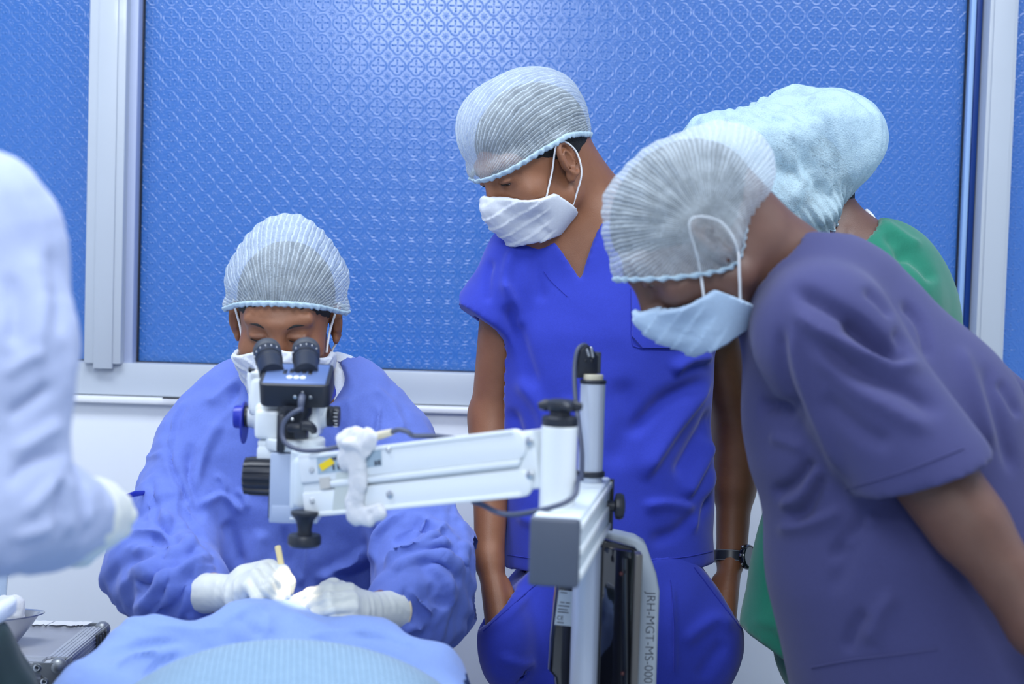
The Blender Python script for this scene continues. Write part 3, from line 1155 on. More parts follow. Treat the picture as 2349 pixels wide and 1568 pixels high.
for xx in (-.0085, .001, .0100):  # white discs stand in for bright reflections on the top plate
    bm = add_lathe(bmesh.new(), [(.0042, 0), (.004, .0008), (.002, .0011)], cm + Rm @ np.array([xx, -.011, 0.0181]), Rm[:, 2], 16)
    part("reflection_spot", bm, M_WHITE, cammod, "small white disc standing in for a reflection")
for (px, py, r) in ((678, 904, .0028), (713, 904, .0028), (696, 891, .0016)):
    q = cm + Rm @ np.array([(px - 675) * 1.95 / F, -.033, -(py - 905) * 1.95 / F * 1.0 - .001])
    bm = add_cyl(bmesh.new(), q + Rm[:, 1] * .001, q - Rm[:, 1] * .0012, r, n=14, bev=.0004)
    part("screw", bm, M_STEEL, cammod)
s0 = cm + Rm @ np.array([(695 - 675) * 1.95 / F, -.034, .002])
bm = add_tube(bmesh.new(), [s0, s0 - Rm[:, 1] * .010 - EZ * .003, s0 - Rm[:, 1] * .012 - EZ * .015], [.0052, .005, .0036], 12, smooth=4)
part("cable_plug", bm, M_CABLE, cammod)
e0 = s0 - Rm[:, 1] * .012 - EZ * .014
bm = add_tube(bmesh.new(), [e0, P(690, 938, 1.915), P(668, 950, 1.912), P(651, 970, 1.912), P(648, 1000, 1.911), P(660, 1020, 1.905), P(690, 1032, 1.90), P(730, 1033, 1.896), P(775, 1024, 1.892), P(800, 1015, 1.890)], .0031, 10, smooth=8)
part("cable", bm, M_CABLE)

# eyepieces
for (tx, ty, bx, by) in ((612, 802, 622, 846), (702, 800, 702, 844)):
    t = P(tx, ty, 2.055); b_ = P(bx, by, 2.0)
    d = (t - b_); L = np.linalg.norm(d); d /= L
    r = .0192
    L = max(L, .06)
    bm = add_lathe(bmesh.new(), [(r * .93, -.02), (r * .95, L * .30), (r * .98, L * .31), (r * .98, L * .40), (r * .955, L * .41), (r * .955, L * .43), (r * 1.02, L * .44), (r * 1.02, L * .70), (r * .98, L * .71), (r * .98, L * .73)], b_, d, 40)
    ep = part("eyepiece", bm, M_BLACK)
    bm = add_lathe(bmesh.new(), [(r * 1.0, L * .73), (r * 1.05, L * .75), (r * 1.05, L * .96), (r * .98, L * 1.0), (r * .80, L * 1.0), (r * .75, L * .97)], b_, d, 40)
    part("eyecup", bm, M_RUBBER, ep)
    fx_ = frame(d)
    for a in range(-70, 80, 24):
        ang = math.radians(a)
        tow = np.cross(np.cross(d, -EY), d); tow /= np.linalg.norm(tow)
        sd = np.cross(tow, d)
        q = b_ + d * L * .60 + (tow * math.cos(ang) + sd * math.sin(ang)) * r * 1.02
        bm = add_box(bmesh.new(), q, (.0009, .0009, .0040), np.stack([sd, -tow, d], 1), 0)
        part("scale_mark", bm, bpy.data.materials["mark_white"], ep)

# objective with its lamp under the body
bm = add_lathe(bmesh.new(), [(.024, 0), (.024, -.018), (.022, -.022), (.020, -.022)], P(662, 1150, 2.03) , EZ, 36)
part("objective", bm, M_BLACK)

# loose cable and joint on top of the arm
bm = add_tube(bmesh.new(), [P(852, 1003, 1.885), P(875, 997, 1.88), P(900, 990, 1.87)], [.0055, .0058, .0045], 12, smooth=4)
part("cable_joint", bm, M_BEIGE)
bm = add_tube(bmesh.new(), [P(898, 991, 1.87), P(915, 985, 1.865), P(935, 990, 1.86), P(950, 999, 1.865), P(1000, 1000, 1.87), P(1080, 1010, 1.88)], .0034, 10, smooth=6)
part("cable", bm, M_CABLE)
bm = add_tube(bmesh.new(), [P(1085, 1150, 1.83), P(1108, 1158, 1.81), P(1140, 1174, 1.77), P(1175, 1180, 1.74), P(1230, 1172, 1.71), P(1290, 1155, 1.69), P(1318, 1135, 1.70), P(1324, 1112, 1.72), P(1326, 1095, 1.76)], .0034, 10, smooth=8)
part("cable", bm, M_CABLE)

# control housing on the pole
hz = 2.02
bm = bmesh.new()
zt, zbm = P(1440, 1236, hz)[2], P(1440, 1700, hz)[2]
# outline seen along the pole (plan view), extruded vertically
hx0, hx1 = P(1372, 1400, 2.0)[0], P(1521, 1400, 2.0)[0]
hy = 2.0
ow = lambda y: -(y - 1400) * 2.0 / F
prof = [(1378, 1232), (1462, 1249), (1485, 1262), (1512, 1330), (1521, 1372), (1521, 1720), (1440, 1720), (1378, 1720)]
pr2 = [((x - 1450) * 2.0 / F, ow(y)) for x, y in prof]
add_prism(bm, pr2, np.stack([EX, EZ, -EY], 1), P(1450, 1400, 2.0) + EY * .075, .05, .005, 3)
housing = part("control_housing", bm, M_HOUSING, label="pale grey control housing with handwritten inventory number")
bm = bmesh.new()
pr3 = [((x - 1450) * 2.0 / F, ow(y)) for x, y in [(1370, 1242), (1455, 1262), (1468, 1275), (1470, 1720), (1370, 1720)]]
add_prism(bm, pr3, np.stack([EX, EZ, -EY], 1), P(1450, 1400, 2.0) + EY * .045, .04, .004, 3)
part("front_bezel", bm, M_GLOSSPANEL, housing, "glossy dark front panel")
Rp = rot('Z', -38)
pc = P(1412, 1480, 1.985)
bm = add_box(bmesh.new(), pc + EY * .032, (.052, .006, .26), Rp, .002)
part("screen_facet", bm, M_GLOSSPANEL, housing)
bm = add_cyl(bmesh.new(), P(1439, 1284, 1.975) + EY * .02, P(1441, 1720, 1.975) + EY * .02, .0058, n=20)
part("bezel_bead", bm, M_BLACKG, housing)
bm = pbox(bmesh.new(), 1450, 1270, 1467, 1720, 1.972, .03, .002)
part("bezel_strip", bm, plain("smoked_trim", (.12, .115, .11), .25), housing, "smoked grey trim")
for (px, py) in ((1425, 1315), (1428, 1544)):
    bm = add_cyl(bmesh.new(), P(px, py, 1.985), P(px, py, 1.978), .0028, n=14)
    part("button", bm, plain("dark_red_button", (.06, .005, .008), .3) if py == 1315 else bpy.data.materials["dark_red_button"], housing)
# back-left wing with the rating label
bm = bmesh.new()
pr4 = [((x - 1300) * 2.0 / F, ow(y)) for x, y in [(1280, 1325), (1345, 1325), (1345, 1720), (1300, 1720), (1278, 1570), (1264, 1555), (1266, 1480)]]
Rw = rot('Z', 8)
add_prism(bm, pr4, np.stack([Rw[:, 0], EZ, -Rw[:, 1]], 1), P(1300, 1400, 2.0) + EY * .045, .03, .004, 3)
wing = part("side_panel", bm, M_GLOSSPANEL, housing, "glossy dark side panel with rating label")


def flat_text(name, txt, loc, R, size, mat, parent, label=None):
    cu = bpy.data.curves.new(name, 'FONT')
    cu.body = txt
    cu.size = size
    cu.extrude = 0.0002
    cu.offset = -0.0002 if size > .01 else 0.0
    o = bpy.data.objects.new(name, cu)
    COL.objects.link(o)
    dg = bpy.context.evaluated_depsgraph_get()
    me = bpy.data.meshes.new_from_object(o.evaluated_get(dg))
    bpy.data.objects.remove(o)
    me.transform(m4(R, loc))
    me.materials.clear()
    return link(name, me, mat, parent, label)


lp = P(1284, 1362, 2.0) + EY * .0268
Rl = np.stack([Rw[:, 0], EZ, -Rw[:, 1]], 1)
Rtilt = Rl @ rot('Z', -6)
lw, lh = .032, .050
bm = add_box(bmesh.new(), lp + Rtilt @ np.array([lw / 2, -lh / 2, 0]), (lw, lh, .0006), Rtilt, 0)
part("rating_label", bm, M_STICK, housing, "pale rating label printed with small text and a CE mark")
flat_text("label_print", "CE", lp + Rtilt @ np.array([.002, -.042, .0004]), Rtilt, .008, M_INK, housing)
for k, (x0, yy, ww) in enumerate(((.002, -.003, .010), (.004, -.017, .006), (.012, -.017, .006), (.002, -.022, .016), (.002, -.027, .014), (.002, -.031, .016), (.003, -.046, .010))):
    bm = add_box(bmesh.new(), lp + Rtilt @ np.array([x0 + ww / 2, yy, .0005]), (ww, .0012, .0004), Rtilt, 0)
    part("label_print", bm, M_INK, housing)
Rt = np.stack([-EZ, EX, -EY], 1)
Rt[:, 0] = np.array([.0, 0, -1]); Rt[:, 1] = np.array([1, 0, 0]); Rt[:, 2] = np.cross(Rt[:, 0], Rt[:, 1])
flat_text("inventory_number", "JRH-MGT-MS-000", P(1492, 1374, 2.0) + EY * .0492, Rt, .0180, M_INK, housing, "handwritten black inventory number")

# gauze tied round the arm
_q = [gp0 for gp0 in (P(760, 960, 1.8), P(900, 1230, 1.8), P(760, 960, 2.0), P(900, 1230, 2.0))]
g = Field(np.min(_q, 0) - .01, np.max(_q, 0) + .01, .0026)
gp = lambda px, py, l=.026: on_arm(px, py, l)
for pts in ([(795, 1010), (815, 1003), (840, 1006)], [(790, 1010), (812, 1030), (822, 1060), (820, 1110), (812, 1160), (815, 1185)],
            [(850, 1002), (838, 1025), (815, 1045)], [(812, 1030), (800, 1045), (794, 1060)], [(815, 1180), (840, 1186), (868, 1172)]):
    for a, b_ in zip(pts[:-1], pts[1:]):
        g.add(seg(gp(*a), gp(*b_), .0125, .0120, (fz, 2.0)), .006)
g.add(ell(gp(812, 1018, .030), (.018, .011, .008)), .008)
ub = Ra[:, 1]
g.add(seg(gp(800, 1004, .02), gp(800, 1004, -.02), .010, .010), .008)
g.add(seg(gp(835, 1000, .02), gp(835, 1000, -.02), .008, .008), .008)
g.add(seg(gp(820, 1184, .02), gp(838, 1188, -.02), .008, .007), .008)
g.add(seg(gp(850, 1182, .02), gp(850, 1182, -.02), .008, .007), .008)
V, Q = g.mesh(1)
V = V + normals(V, Q) * (tri_noise(V, 30, 3, 2)[:, None] - .5) * .008
o = np_obj("gauze_strip", V, Q, M_GAUZE)
tag(o, "white gauze strip knotted around the microscope's long white arm", "gauze")

# operating spot from the microscope's objective down on to the hands
d = bpy.data.lights.new("microscope_lamp", 'SPOT')
d.energy = 1.3
d.color = (1.0, 0.80, 0.52)
d.spot_size = math.radians(38)
d.spot_blend = 0.8
d.shadow_soft_size = 0.012
so = bpy.data.objects.new("microscope_lamp", d)
COL.objects.link(so)
so.location = P(668, 1200, 2.01)
so.rotation_euler = (Vector(P(678, 1390, 2.04)) - so.location).to_track_quat('-Z', 'Y').to_euler()
# ------------------------------------------------------------------ people: shared builders
from mathutils.bvhtree import BVHTree


def skin_material(name, col, dark):
    m, nt, b, out = mat_new(name)
    tc = N(nt, "ShaderNodeTexCoord")
    n1 = N(nt, "ShaderNodeTexNoise", i_Scale=28.0, i_Detail=4.0)
    n2 = N(nt, "ShaderNodeTexNoise", i_Scale=700.0, i_Detail=2.0)
    for n in (n1, n2): nt.links.new(tc.outputs["Object"], n.inputs["Vector"])
    mx = N(nt, "ShaderNodeMix", data_type='RGBA')
    mx.inputs[6].default_value = (*dark, 1)
    mx.inputs[7].default_value = (*col, 1)
    nt.links.new(n1.outputs["Fac"], mx.inputs[0])
    nt.links.new(mx.outputs[2], b.inputs["Base Color"])
    b.inputs["Roughness"].default_value = 0.46
    b.inputs["Specular IOR Level"].default_value = 0.5
    b.inputs["Subsurface Weight"].default_value = 0.12
    b.inputs["Subsurface Radius"].default_value = (0.012, 0.005, 0.003)
    bp = N(nt, "ShaderNodeBump", i_Strength=1.0, i_Distance=0.0003)
    nt.links.new(n2.outputs["Fac"], bp.inputs["Height"])
    nt.links.new(bp.outputs[0], b.inputs["Normal"])
    return m


M_SKIN_S = skin_material("skin_warm_brown", (0.33, 0.140, 0.070), (0.22, 0.086, 0.040))
M_SKIN_D = skin_material("skin_deep_brown", (0.17, 0.085, 0.062), (0.105, 0.050, 0.036))
M_HAIR = plain("short_black_hair", (0.008, 0.008, 0.009), 0.75, noise=0.5, scale=600, bump=0.002)
M_MASK = cloth("mask_white", (0.80, 0.84, 0.92), weave=1500, wb=0.0002, transl=0.15)
M_MASKB = cloth("mask_pale_blue", (0.55, 0.72, 0.92), weave=1500, wb=0.0002, transl=0.15)
M_LOOP = plain("mask_loop_elastic", (0.85, 0.87, 0.9), 0.7)
M_GLOVE = plain("latex_glove", (0.78, 0.80, 0.74), 0.42, noise=0.03, scale=30, bump=0.0006, sheen=0.1)
M_GLOVERIM = plain("latex_rolled_rim", (0.72, 0.62, 0.45), 0.5)
M_EYEWHITE = None


def eye_material():
    m, nt, b, out = mat_new("eye")
    tc = N(nt, "ShaderNodeTexCoord")
    sp = N(nt, "ShaderNodeSeparateXYZ")
    nt.links.new(tc.outputs["Object"], sp.inputs[0])
    rp = N(nt, "ShaderNodeValToRGB")
    e = rp.color_ramp.elements
    e[0].position, e[0].color = 0.0, (0.55, 0.50, 0.46, 1)
    e[1].position, e[1].color = 1.0, (0.004, 0.003, 0.003, 1)
    a = rp.color_ramp.elements.new(0.855); a.color = (0.55, 0.50, 0.46, 1)
    a = rp.color_ramp.elements.new(0.875); a.color = (0.035, 0.014, 0.006, 1)
    a = rp.color_ramp.elements.new(0.965); a.color = (0.035, 0.014, 0.006, 1)
    a = rp.color_ramp.elements.new(0.975); a.color = (0.003, 0.003, 0.003, 1)
    nt.links.new(math_node(nt, 'DIVIDE', sp.outputs[1], 0.0122), rp.inputs[0])
    nt.links.new(rp.outputs[0], b.inputs["Base Color"])
    b.inputs["Roughness"].default_value = 0.12
    return m


M_EYE = eye_material()


def cap_material(name, tint, a0, a1, stripes):
    """thin pleated nonwoven: the gathered pleat lines are denser than the film between them"""
    m, nt, b, out = mat_new(name)
    at = N(nt, "ShaderNodeAttribute", attribute_name="pleat")
    tc = N(nt, "ShaderNodeTexCoord")
    nz = N(nt, "ShaderNodeTexNoise", i_Scale=45.0, i_Detail=3.0)
    nt.links.new(tc.outputs["Object"], nz.inputs["Vector"])
    ph = math_node(nt, 'MULTIPLY_ADD', at.outputs["Fac"], stripes, math_node(nt, 'MULTIPLY', nz.outputs["Fac"], 6.0))
    st = math_node(nt, 'POWER', math_node(nt, 'MULTIPLY_ADD', math_node(nt, 'SINE', ph), 0.5, 0.5), 3.0)
    n2 = N(nt, "ShaderNodeTexNoise", i_Scale=420.0, i_Detail=3.0)
    nt.links.new(tc.outputs["Object"], n2.inputs["Vector"])
    al = math_node(nt, 'MULTIPLY_ADD', st, a1 - a0, a0)
    al = math_node(nt, 'MULTIPLY', al, math_node(nt, 'MULTIPLY_ADD', n2.outputs["Fac"], 0.9, 0.55))
    al = math_node(nt, 'MULTIPLY', al, math_node(nt, 'MULTIPLY_ADD', nz.outputs["Fac"], 0.9, 0.55))
    al = math_node(nt, 'MINIMUM', al, 1.0)
    b.inputs["Base Color"].default_value = (*tint, 1)
    b.inputs["Roughness"].default_value = 0.7
    b.inputs["Specular IOR Level"].default_value = 0.3
    bp = N(nt, "ShaderNodeBump", i_Strength=1.0, i_Distance=0.0012)
    nt.links.new(math_node(nt, 'ADD', st, n2.outputs["Fac"]), bp.inputs["Height"])
    nt.links.new(bp.outputs[0], b.inputs["Normal"])
    tl = N(nt, "ShaderNodeBsdfTranslucent")
    tl.inputs[0].default_value = (*tint, 1)
    m1 = N(nt, "ShaderNodeMixShader", i_0=0.35)
    nt.links.new(b.outputs[0], m1.inputs[1]); nt.links.new(tl.outputs[0], m1.inputs[2])
    tp = N(nt, "ShaderNodeBsdfTransparent")
    m2 = N(nt, "ShaderNodeMixShader")
    nt.links.new(al, m2.inputs[0])
    nt.links.new(tp.outputs[0], m2.inputs[1]); nt.links.new(m1.outputs[0], m2.inputs[2])
    nt.links.new(m2.outputs[0], out.inputs[0])
    return m


def head_frame(yaw, pitch, roll=0.0):
    """yaw: compass of the face (0 = +x, 270 = towards the camera); pitch: looking down"""
    a, p = math.radians(yaw), math.radians(pitch)
    f0 = np.array([math.cos(a), math.sin(a), 0]); r = np.array([math.sin(a), -math.cos(a), 0])
    f = f0 * math.cos(p) - EZ * math.sin(p)
    u = np.cross(r, f)
    R = np.stack([r, f, u], 1)
    return R @ rot('Y', roll)


class Head:
    def __init__(s, c, yaw, pitch, roll=0.0, scale=1.0):
        s.R, s.c, s.s = head_frame(yaw, pitch, roll), np.array(c, float), scale

    def w(s, *p):
        p = np.array(p[0] if len(p) == 1 else p, float)
        return (p * s.s) @ s.R.T + s.c

    def x(s, pr):
        return xf(pr, s.R, s.c, s.s)

    def mat(s):
        return m4(s.R * s.s, s.c)


def head_prims(h, lid=0.35, ears=True):
    """the head as one blended solid: skull, face, brow, lids, nose, lips, chin, ears"""
    L = []
    A = lambda pr, k=0.02: L.append(('a', h.x(pr), k))
    S = lambda pr, k=0.006: L.append(('s', h.x(pr), k))
    A(ell((0, -.016, .042), (.0755, .098, .083)))
    A(ell((0, .026, -.020), (.064, .064, .080)), .03)
    A(seg((0, .048, -.080), (0, .058, -.092), .034, .026), .03)
    A(seg((-.052, .0, -.06), (-.020, .060, -.09), .022, .018), .03)
    A(seg((.052, .0, -.06), (.020, .060, -.09), .022, .018), .03)
    for sx in (-1, 1):
        A(ell((sx * .044, .056, -.022), (.022, .020, .018)), .025)
        A(seg((sx * .012, .083, .033), (sx * .045, .070, .036), .010, .009), .018)
        S(ell((sx * .031, .093, .010), (.017, .015, .011)), .016)
    A(seg((0, .082, .026), (0, .104, -.020), .0085, .0105), .016)
    A(ell((0, .106, -.026), (.0135, .0125, .0115)), .010)
    for sx in (-1, 1):
        A(ell((sx * .0155, .093, -.029), (.0105, .012, .009)), .010)
        S(ell((sx * .008, .104, -.0395), (.0045, .006, .005)), .004)
    A(ell((0, .084, -.056), (.022, .010, .0065)), .010)
    A(ell((0, .083, -.066), (.020, .010, .007)), .010)
    S(ell((0, .097, -.0605), (.022, .006, .0016)), .003)
    for sx in (-1, 1):
        A(ell((sx * .031, .0700, .012), (.0165, .0155, .0145)), .008)
        # the open slit between the lids
        if lid > 0:
            S(ell((sx * .031, .0860, .0065), (.0125, .012, .0045 * lid)), .002)
            A(ell((sx * .031, .0820, .0125), (.0150, .0065, .0030)), .004)
        if ears:
            Re = np.array(Matrix.Rotation(math.radians(sx * -22), 3, 'Z')) @ rot('X', -12)
            Pz = Re @ np.stack([np.array([0, 1, 0]), np.array([0, 0, 1]), np.array([1, 0, 0])], 1)
            ce = np.array([sx * .080, -.012, -.002])
            A(['ell', ce - np.array([sx * .003, 0, .0]), np.array([.0055, .0175, .030]), Re], .007)
            A(tor(ce + np.array([sx * .003, -.002, .002]), Pz, .0165, .0285, .0042), .004)
            A(ell(ce + np.array([sx * .001, .007, -.026]), (.0055, .009, .010)), .006)
            S(ell(ce + np.array([sx * .007, .003, -.002]), (.0075, .0080, .0145)), .004)
            A(tor(ce + np.array([sx * .004, -.001, .000]), Pz, .0090, .0170, .0026), .003)
            A(ell(ce + np.array([sx * .003, .012, -.005]), (.004, .004, .006)), .004)
    return L


def solid(prims, h, lo=None, hi=None, fine=(), smooth=1):
    B = [bounds(p) for op, p, k in prims if op == 'a']
    lo = np.min([b[0] for b in B], 0) - .02 if lo is None else lo
    hi = np.max([b[1] for b in B], 0) + .02 if hi is None else hi
    f = Field(lo, hi, h, fine)
    for op, p, k in prims:
        (f.add if op == 'a' else f.sub)(p, k)
    return f


def build_eyes(h, parent, gaze=28):
    for sx in (-1, 1):
        bm = bmesh.new()
        bmesh.ops.create_uvsphere(bm, u_segments=24, v_segments=16, radius=.0122)
        me = bpy.data.meshes.new("eye")
        bm.to_mesh(me); bm.free()
        me.polygons.foreach_set("use_smooth", [True] * len(me.polygons))
        me.materials.append(M_EYE)
        o = bpy.data.objects.new("eye", me)
        COL.objects.link(o)
        o.parent = parent
        M = m4(h.R @ rot('X', -gaze) * h.s, h.w(sx * .031, .0705, .0105) - np.array(origin_of(parent)))
        o.matrix_basis = M


def build_hair(h, parent, line=0.052):
    f = Field(h.c - .17 * h.s, h.c + .17 * h.s, .005)
    f.add(h.x(ell((0, -.017, .042), (.0785, .1015, .0865))), .02)
    f.add(h.x(seg((0, -.06, -.02), (0, -.055, -.045), .045, .035)), .03)
    f.cut(h.w(0, .07, line), h.R @ np.array([0, 1.0, -.62]))
    f.cut(h.w(0, -.06, -.055), h.R @ np.array([0, -.25, -1.0]))
    V, Q = f.mesh(1)
    V = V + normals(V, Q) * (soft_noise(V, 260, 5)[:, None]) * .0012
    return np_obj("hair", V, Q, M_HAIR, parent)


def build_mask(h, parent, mat, top=(.010, -.012), back=.016, bottom=-.122, loops=((1, 1),), ear_behind=True, seedv=1, puff=0.0, loop_r=.0016, slant=.6):
    """pleated face mask over nose, cheeks and chin"""
    f = Field(h.c - .16 * h.s, h.c + .16 * h.s, .0028)
    sh = [ell((0, .026, -.022), (.0675, .066, .080)), seg((0, .082, .02), (0, .106, -.022), .012, .015),
          seg((0, .092, -.055), (0, .064, -.098), .020, .026), seg((-.048, .0, -.06), (-.018, .06, -.09), .026, .022),
          seg((.048, .0, -.06), (.018, .06, -.09), .026, .022), ell((-.044, .056, -.024), (.023, .021, .02)), ell((.044, .056, -.024), (.023, .021, .02))]
    for p in sh:
        f.add(h.x(p), .035, off=(.0055 + puff) * h.s)
    inner = Field.__new__(Field); inner.ax, inner.h = f.ax, f.h; inner.v = np.ones_like(f.v)
    for p in sh: inner.add(h.x(p), .035, off=(-.0025 + puff) * h.s)
    f.v = np.maximum(f.v, -inner.v)
    # edges: top runs from the bridge of the nose down to the cheeks
    tz, cz_ = top
    for sx in (-1, 1):
        n = np.cross(np.array([sx * .066, -.075, cz_ - tz]), np.array([sx, 0.0, 0]) * .0 + np.array([0, .3, 1.0]))
        nn = np.array([sx * (tz - cz_) / .066, (tz - cz_) * .15, 1.0])
        f_cut = (h.w(0, .10, tz), h.R @ np.array([sx * (tz - cz_) / .060, -(.2), 1.0]))
        f.cut(*f_cut)
    f.cut(h.w(0, back, -.02), h.R @ np.array([0, -1.0, slant]))
    f.cut(h.w(0, .03, bottom), h.R @ np.array([0, .25, -1.0]))
    V, Q = f.mesh(1)
    l = (V - h.c) @ h.R / h.s
    Nn = normals(V, Q)
    out = ((Nn * ((V - h.w(0, .02, -.03)))).sum(1) > 0)
    # three pleats, each with an upper fold over a lower one, fanning from the side welds
    zz = l[:, 2] + .035 + .25 * (l[:, 1] - .06)
    saw = ((zz / .021) % 1.0)
    side = np.clip((l[:, 1] - back - .004) / .02, 0, 1)
    D = (saw ** 2 - .35) * .0032 * side * np.clip((.004 - l[:, 2]) / .02, 0, 1)
    D += (tri_noise(V, 24, 11 + seedv, 2) - .5) * .0045 * side
    # wire ridge along the top edge
    rad_ = V - h.w(0, .0, -.035); rad_ /= np.linalg.norm(rad_, axis=1)[:, None]
    V = V + rad_ * D[:, None]
    o = np_obj("face_mask", V, Q, mat, parent)
    hd = solid(head_prims(h), .006)

    def push(p, d0):
        """lift a point to lie d0 outside the head"""
        for _ in range(12):
            i = [int(np.clip(np.searchsorted(hd.ax[d], p[d]) - 1, 1, len(hd.ax[d]) - 3)) for d in range(3)]
            t = [(p[d] - hd.ax[d][i[d]]) / (hd.ax[d][i[d] + 1] - hd.ax[d][i[d]]) for d in range(3)]
            c8 = hd.v[i[0]:i[0] + 2, i[1]:i[1] + 2, i[2]:i[2] + 2]
            c4 = c8[0] * (1 - t[0]) + c8[1] * t[0]
            c2 = c4[0] * (1 - t[1]) + c4[1] * t[1]
            v = c2[0] * (1 - t[2]) + c2[1] * t[2]
            if v >= d0 or v > .5: break
            dirv = p - h.w(0, 0, -.02); dirv /= np.linalg.norm(dirv)
            p = p + dirv * (d0 - v) * .7
        return p
    for sx, which in loops:
        top_c = np.array([sx * .064, back + .004, cz_ - .020]); low_c = np.array([sx * .056, back - .026, -.080])
        e_top = np.array([sx * .0755, -.006, .027]); e_back = np.array([sx * .078, -.030, .006]); e_low = np.array([sx * .073, -.022, -.028])
        pa = [top_c, (top_c + e_top) / 2 + np.array([sx * .004, 0, 0]), e_top + np.array([sx * .004, 0, .002]), e_back, e_low + np.array([sx * .002, 0, 0]), (e_low + low_c) / 2 + np.array([sx * .003, 0, 0]), low_c]
        pw = [push(h.w(p), .0022) for p in pa]
        bm = add_tube(bmesh.new(), pw, loop_r, 8, smooth=6)
        bm_obj("ear_loop", bm, M_LOOP, o)
    return o


def build_cap(h, parent, mat, rim=(.058, .030, .004), puff=.014, bulges=(), pleat_axis='y', npl=46, pamp=.0016, seedv=3, gather=1.0, crumple=.004, band=True, nphi=240, nt_=54, cfreq=14, C0=(0, -.015, .045)):
    """elastic-edged theatre cap, built in the head's own axes"""
    r = np.random.default_rng(seedv)
    C0 = np.array(C0)
    rad = np.array([.0795, .1020, .0875])
    ph = np.linspace(0, 2 * math.pi, nphi, endpoint=False)
    fz_, ez_, bz_ = rim
    V = np.zeros((nt_ + 1, nphi, 3)); PL = np.zeros((nt_ + 1, nphi))
    dirs = np.zeros_like(V)
    for j, a in enumerate(ph):
        dx, dy = math.sin(a), math.cos(a)      # a = 0 forehead
        # rim height for this azimuth
        zr = fz_ * max(dy, 0) ** 1.5 + bz_ * max(-dy, 0) ** 1.5 + ez_ * (1 - abs(dy) ** 1.5)
        th_r = math.atan2(math.hypot(dx * rad[0], dy * rad[1]), zr - C0[2])
        for i in range(nt_ + 1):
            t = i / nt_
            th = th_r * t
            dirs[i, j] = (dx * math.sin(th), dy * math.sin(th), math.cos(th))
    n = dirs.reshape(-1, 3)
    # direction in ellipsoid
    er = 1 / np.sqrt(((n / rad) ** 2).sum(1))
    T = np.repeat(np.arange(nt_ + 1) / nt_, nphi)
    A = np.tile(ph, nt_ + 1)
    prof = np.clip(1 - T ** 5, 0, 1) * (0.75 + .25 * np.sin(math.pi * T))
    pf = np.full(len(n), puff)
    for b, amt, sharp in bulges:
        b = np.array(b, float); b /= np.linalg.norm(b)
        pf += amt * np.clip(n @ b, 0, 1) ** sharp
    R_ = er + pf * prof + .002
    if pleat_axis == 'y': psi = np.arctan2(n[:, 0], n[:, 2] + .35)
    elif pleat_axis == 'x': psi = np.arctan2(n[:, 1], n[:, 2] + .35)
    else: psi = A
    wob = soft_noise(n, 3.0, seedv) * .25
    R_ += pamp * np.sin(npl * psi + 4 * wob) * prof * (.6 + .4 * soft_noise(n, 4, seedv + 1))
    ng = 44
    R_ += gather * .0016 * np.sin(ng * A + 3 * wob) * np.clip((T - .72) / .28, 0, 1)
    R_ += crumple * (tri_noise(n * .1, cfreq * 10 / 14, seedv + 5, 3) - .5) * prof * 2
    # never let the film or its hem sink into the head: lift it over skull, brow and ears
    hd = solid(head_prims(h), .0055)
    R0_ = R_.copy()
    near = np.clip((T - .35) / .3, 0, 1)
    for _ in range(5):
        pw = (C0 + n * R_[:, None]) * h.s @ h.R.T + h.c
        ii = [np.clip(np.searchsorted(hd.ax[d], pw[:, d]) - 1, 0, len(hd.ax[d]) - 2) for d in range(3)]
        tt = [(pw[:, d] - hd.ax[d][ii[d]]) / (hd.ax[d][ii[d] + 1] - hd.ax[d][ii[d]]) for d in range(3)]
        v = 0
        for o in ((a, b, c) for a in (0, 1) for b in (0, 1) for c in (0, 1)):
            wgt = np.ones(len(pw))
            for d in range(3): wgt = wgt * (np.clip(tt[d], 0, 1) if o[d] else 1 - np.clip(tt[d], 0, 1))
            v = v + wgt * hd.v[ii[0] + o[0], ii[1] + o[1], ii[2] + o[2]]
        R_ = R_ + np.clip(.0068 - v, 0, .02) * .8
    # spread and soften the lift so the film drapes over what it covers
    D_ = (R_ - R0_).reshape(nt_ + 1, nphi)
    w_ = max(3, nphi // 40)
    M_ = np.max([np.roll(D_, k, 1) for k in range(-w_, w_ + 1)], 0)
    M_ = np.max([np.vstack([M_[max(0, k):], np.repeat(M_[-1:], max(0, k), 0)]) if k >= 0 else np.vstack([np.repeat(M_[:1], -k, 0), M_[:k]]) for k in range(-2, 3)], 0)
    for _ in range(3):
        M_ = np.mean([np.roll(M_, k, 1) for k in range(-w_, w_ + 1)], 0)
        M_[1:-1] = (M_[:-2] + 2 * M_[1:-1] + M_[2:]) / 4
    R_ = R0_ + np.maximum(M_, D_ * .9).ravel()
    X = C0 + n * R_[:, None]
    V = X
    Q = []
    for i in range(nt_):
        for j in range(nphi):
            a, b = i * nphi + j, i * nphi + (j + 1) % nphi
            Q.append((a, a + nphi, b + nphi, b))
    me = np_mesh("surgical_cap", V, Q)
    at = me.attributes.new("pleat", 'FLOAT', 'POINT')
    at.data.foreach_set("value", psi.astype(np.float32))
    me.transform(Matrix.Scale(h.s, 4))
    o = link("surgical_cap", me, mat, parent, local=True)
    o.matrix_basis = m4(h.R, h.c - np.array(origin_of(parent)))
